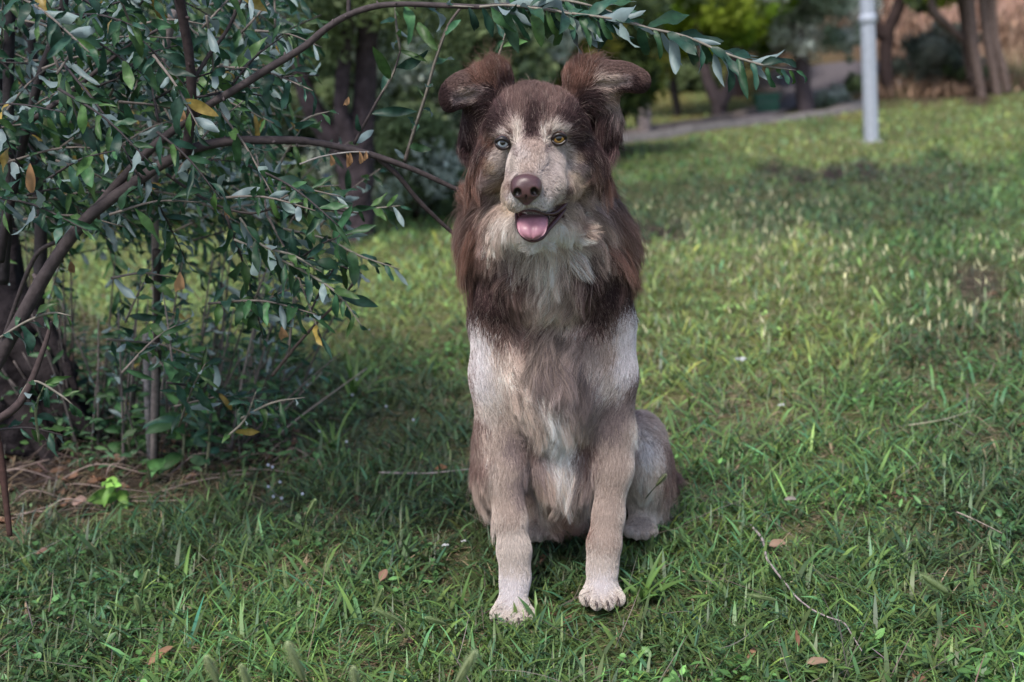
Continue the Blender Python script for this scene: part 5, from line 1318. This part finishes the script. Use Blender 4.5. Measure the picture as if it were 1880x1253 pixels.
for lab, a, b_, s in (("white scrap lying in the lawn right of the dog's shoulder", 1360, 684, 11), ("tiny white petal in the grass left of the paws", 820, 1034, 7), ("small white scrap above the dog's hip", 1434, 770, 7), ("white fleck next to the tiny white petal", 853, 1026, 6)):
    q = G(a, b_) + (0, 0, .03); mm = q[1] / FPX; u_ = np.linspace(-1, 1, 7)
    A, B = np.meshgrid(u_, u_, indexing='ij'); rr = np.sqrt(np.clip(1 - .5 * B ** 2, 0, 1))
    v = np.stack([A * rr * s * mm, B * rr * s * mm * .7, (noise2(A * 2 + a, B * 2, 4) - .2) * s * mm * .7], -1).reshape(-1, 3); idx = np.arange(49).reshape(7, 7)
    f = np.stack([idx[:-1, :-1], idx[1:, :-1], idx[1:, 1:], idx[:-1, 1:]], -1).reshape(-1, 4)
    o = mesh_obj("scrap", q + v, f, m_leaff, np.tile((.75, .76, .80), (49, 1)), loc=q); tag(o, lab, "scrap")
def foxtail(label, foot, tip0, tip1, Yh, wpx, col=(.26, .34, .16), name="foxtail_grass"):
    """a stalk from the ground to a bristly seed head between two photo points at distance Yh"""
    f0 = G(*foot) if foot[1] < 1700 else None
    a, b_ = P(*tip0, Yh), P(*tip1, Yh - .01)
    e = empty(name, f0); tag(e, label, "grass stalk", "foxtail seed heads standing in the foreground grass")
    g = Geo(); mid = (f0 + a) / 2 + np.array([rng.normal(0, .006), 0, .01]); tube(g, [f0, mid, a, b_], [.0010, .0009, .0008, .0006], (.16, .21, .09), 6, 6); g.obj("stalk", m_grass, e)
    g = Geo(); r_ = px2m(wpx * .5, Yh); sp_ = [a + (b_ - a) * t for t in (0, .15, .5, .8, 1)]
    tube(g, sp_, [r_ * .25, r_ * .55, r_ * .62, r_ * .5, r_ * .12], col, 8, 4)
    L_ = np.linalg.norm(b_ - a); ax = (b_ - a) / L_; nb_ = 520
    t = rng.random(nb_); rd = rng.normal(0, 1, (nb_, 3)); rd -= (rd @ ax)[:, None] * ax; rd /= np.linalg.norm(rd, axis=1)[:, None]
    pr = np.sin(np.pi * np.clip(t * .92 + .04, 0, 1)) ** .5
    s0 = a + ax * (t * L_)[:, None] + rd * (r_ * .5 * pr)[:, None]; s1 = s0 + (rd * .8 + ax * .9) * (r_ * .95 * pr)[:, None]
    sd_ = np.cross(rd, ax) * (.00022)
    v = np.stack([s0 - sd_, s0 + sd_, s1 + sd_ * .3, s1 - sd_ * .3], 1).reshape(-1, 3)
    g.add(v, np.arange(4 * nb_).reshape(-1, 4), np.array(col) * 1.35); g.obj("seed_head", m_grass, e)
foxtail("foxtail leaning right over the grass at lower right", (1640, 1180), (1740, 1088), (1692, 1056), 1.50, 20)
foxtail("thin foxtail lying left of the curving twig's start", (1470, 1160), (1425, 1102), (1372, 1092), 1.50, 12)
foxtail("upright foxtail in the lawn left of the dog", (540, 1040), (564, 948), (578, 918), 1.62, 11)
foxtail("small foxtail just above the upright pinkish leaf", (672, 1160), (688, 1118), (702, 1082), 1.5, 12)
foxtail("long pale foxtail drooping below the upright pinkish leaf", (800, 1240), (742, 1146), (684, 1116), 1.40, 14)
foxtail("foxtail on the grass left of the front paw", (850, 1200), (818, 1146), (782, 1134), 1.45, 12)
foxtail("blurred foxtail at the bottom edge nearest the left", (395, 1330), (404, 1262), (378, 1206), 1.17, 20, (.34, .40, .22))
foxtail("blurred foxtail at the bottom edge, second from the left", (455, 1350), (462, 1275), (442, 1222), 1.17, 18, (.34, .40, .22))
foxtail("large blurred foxtail at the bottom edge left of centre", (570, 1330), (558, 1248), (528, 1182), 1.17, 24, (.34, .40, .22))
foxtail("short blurred foxtail at the bottom edge beneath the paw", (665, 1350), (660, 1275), (648, 1226), 1.17, 18, (.34, .40, .22))
foxtail("blurred foxtail leaning right at the bottom edge below the dog", (820, 1330), (838, 1258), (872, 1196), 1.17, 24, (.34, .40, .22))
foxtail("faint foxtail behind the blurred ones, left foreground", (255, 1120), (262, 1080), (272, 1048), 1.5, 12)
foxtail("second faint foxtail low at the left foreground", (262, 1180), (258, 1130), (250, 1095), 1.45, 13)
foxtail("foxtail rising in front of the dog's hip", (1160, 960), (1205, 892), (1222, 872), 1.78, 11, (.20, .22, .13))
# tiny pale-blue flowers in the grass
g = Geo()
for a, b_ in ((497, 894), (505, 898), (519, 927), (498, 936), (507, 955), (522, 958), (560, 950), (658, 730), (650, 760), (712, 782), (762, 808), (590, 830), (640, 850)):
    q = G(a, b_) + (0, 0, .045)
    for k in range(5):
        an = k * 1.2566; c = q + np.array([math.cos(an), -.3, math.sin(an)]) * .0018
        v, f = ball((0, 0, 1), .0022, 8, 5); g.add(c + v * .0014 * np.array([1, .5, 1]), f, (.62, .66, .80))
tag(g.obj("tiny_flowers", m_leaff2), kind="stuff")
# broad crabgrass tufts standing out of the lawn round the paws
def tuft(label, a, b_, blades, L_, W_, col, seed):
    r2 = np.random.default_rng(seed); q = G(a, b_); e = empty("grass_tuft", q); n_ = blades
    tag(e, label, "grass tuft", "broad-bladed grass tufts in the foreground"); mm = q[1] / FPX
    az = r2.uniform(0, 6.28, n_); el = r2.uniform(.15, 1.3, n_)
    d = np.stack([np.cos(az) * np.cos(el), np.sin(az) * np.cos(el), np.sin(el)], 1)
    v, f, c = leaf_geo(q + r2.normal(0, .004, (n_, 3)) * (1, 1, 0), d, np.tile([0, -.3, 1.0], (n_, 1)), L_ * mm * r2.uniform(.5, 1.1, n_), W_ * mm * r2.uniform(.7, 1.2, n_), r2.uniform(.2, 1.2, n_), r2.uniform(.2, .6, n_), np.array(col) * r2.lognormal(0, .2, (n_, 1)), .75, 8)
    mesh_obj("blades", v, f, m_grass, np.clip(c, 0, .8), parent=e)
TC = (.12, .22, .055)
for i, (lab, a, b_, n_, L_, W_) in enumerate((("broad grass tuft between and in front of the dog's paws", 985, 1150, 9, 90, 9), ("bright tuft right of the dog's right-hand paw", 1180, 1110, 9, 120, 11), ("tall-bladed tuft below the dog's left-hand paw", 900, 1190, 8, 80, 9), ("tuft with long blades reaching toward the hind foot", 1225, 1020, 9, 80, 9),
    ("wide bright tuft at the bottom edge below the curving twig", 1520, 1235, 9, 110, 13), ("tuft left of the curving twig", 1340, 1100, 8, 120, 10), ("fine tuft right of the curving twig", 1600, 1050, 9, 90, 8), ("dark-green tuft at the right edge", 1830, 1060, 14, 100, 7),
    ("bright tuft above the large orange leaf", 560, 1180, 8, 100, 9), ("pale tuft beside the long drooping foxtail", 840, 1130, 7, 95, 9), ("bent tuft at the left foreground", 330, 1090, 8, 110, 8), ("tuft in front of the dog's hip", 1240, 950, 8, 70, 8), ("lime tuft at the bottom right", 1720, 1220, 10, 120, 10), ("tuft in the lawn level with the dog's elbows", 1370, 850, 9, 60, 6), ("tuft of long dark blades right of the shrub's foot", 610, 830, 14, 130, 7), ("arching dark tuft beside the shrub", 650, 730, 12, 110, 7))):
    tuft(lab, a, b_, n_, L_, W_, np.array(TC) * (1, 1, 1), 300 + i)
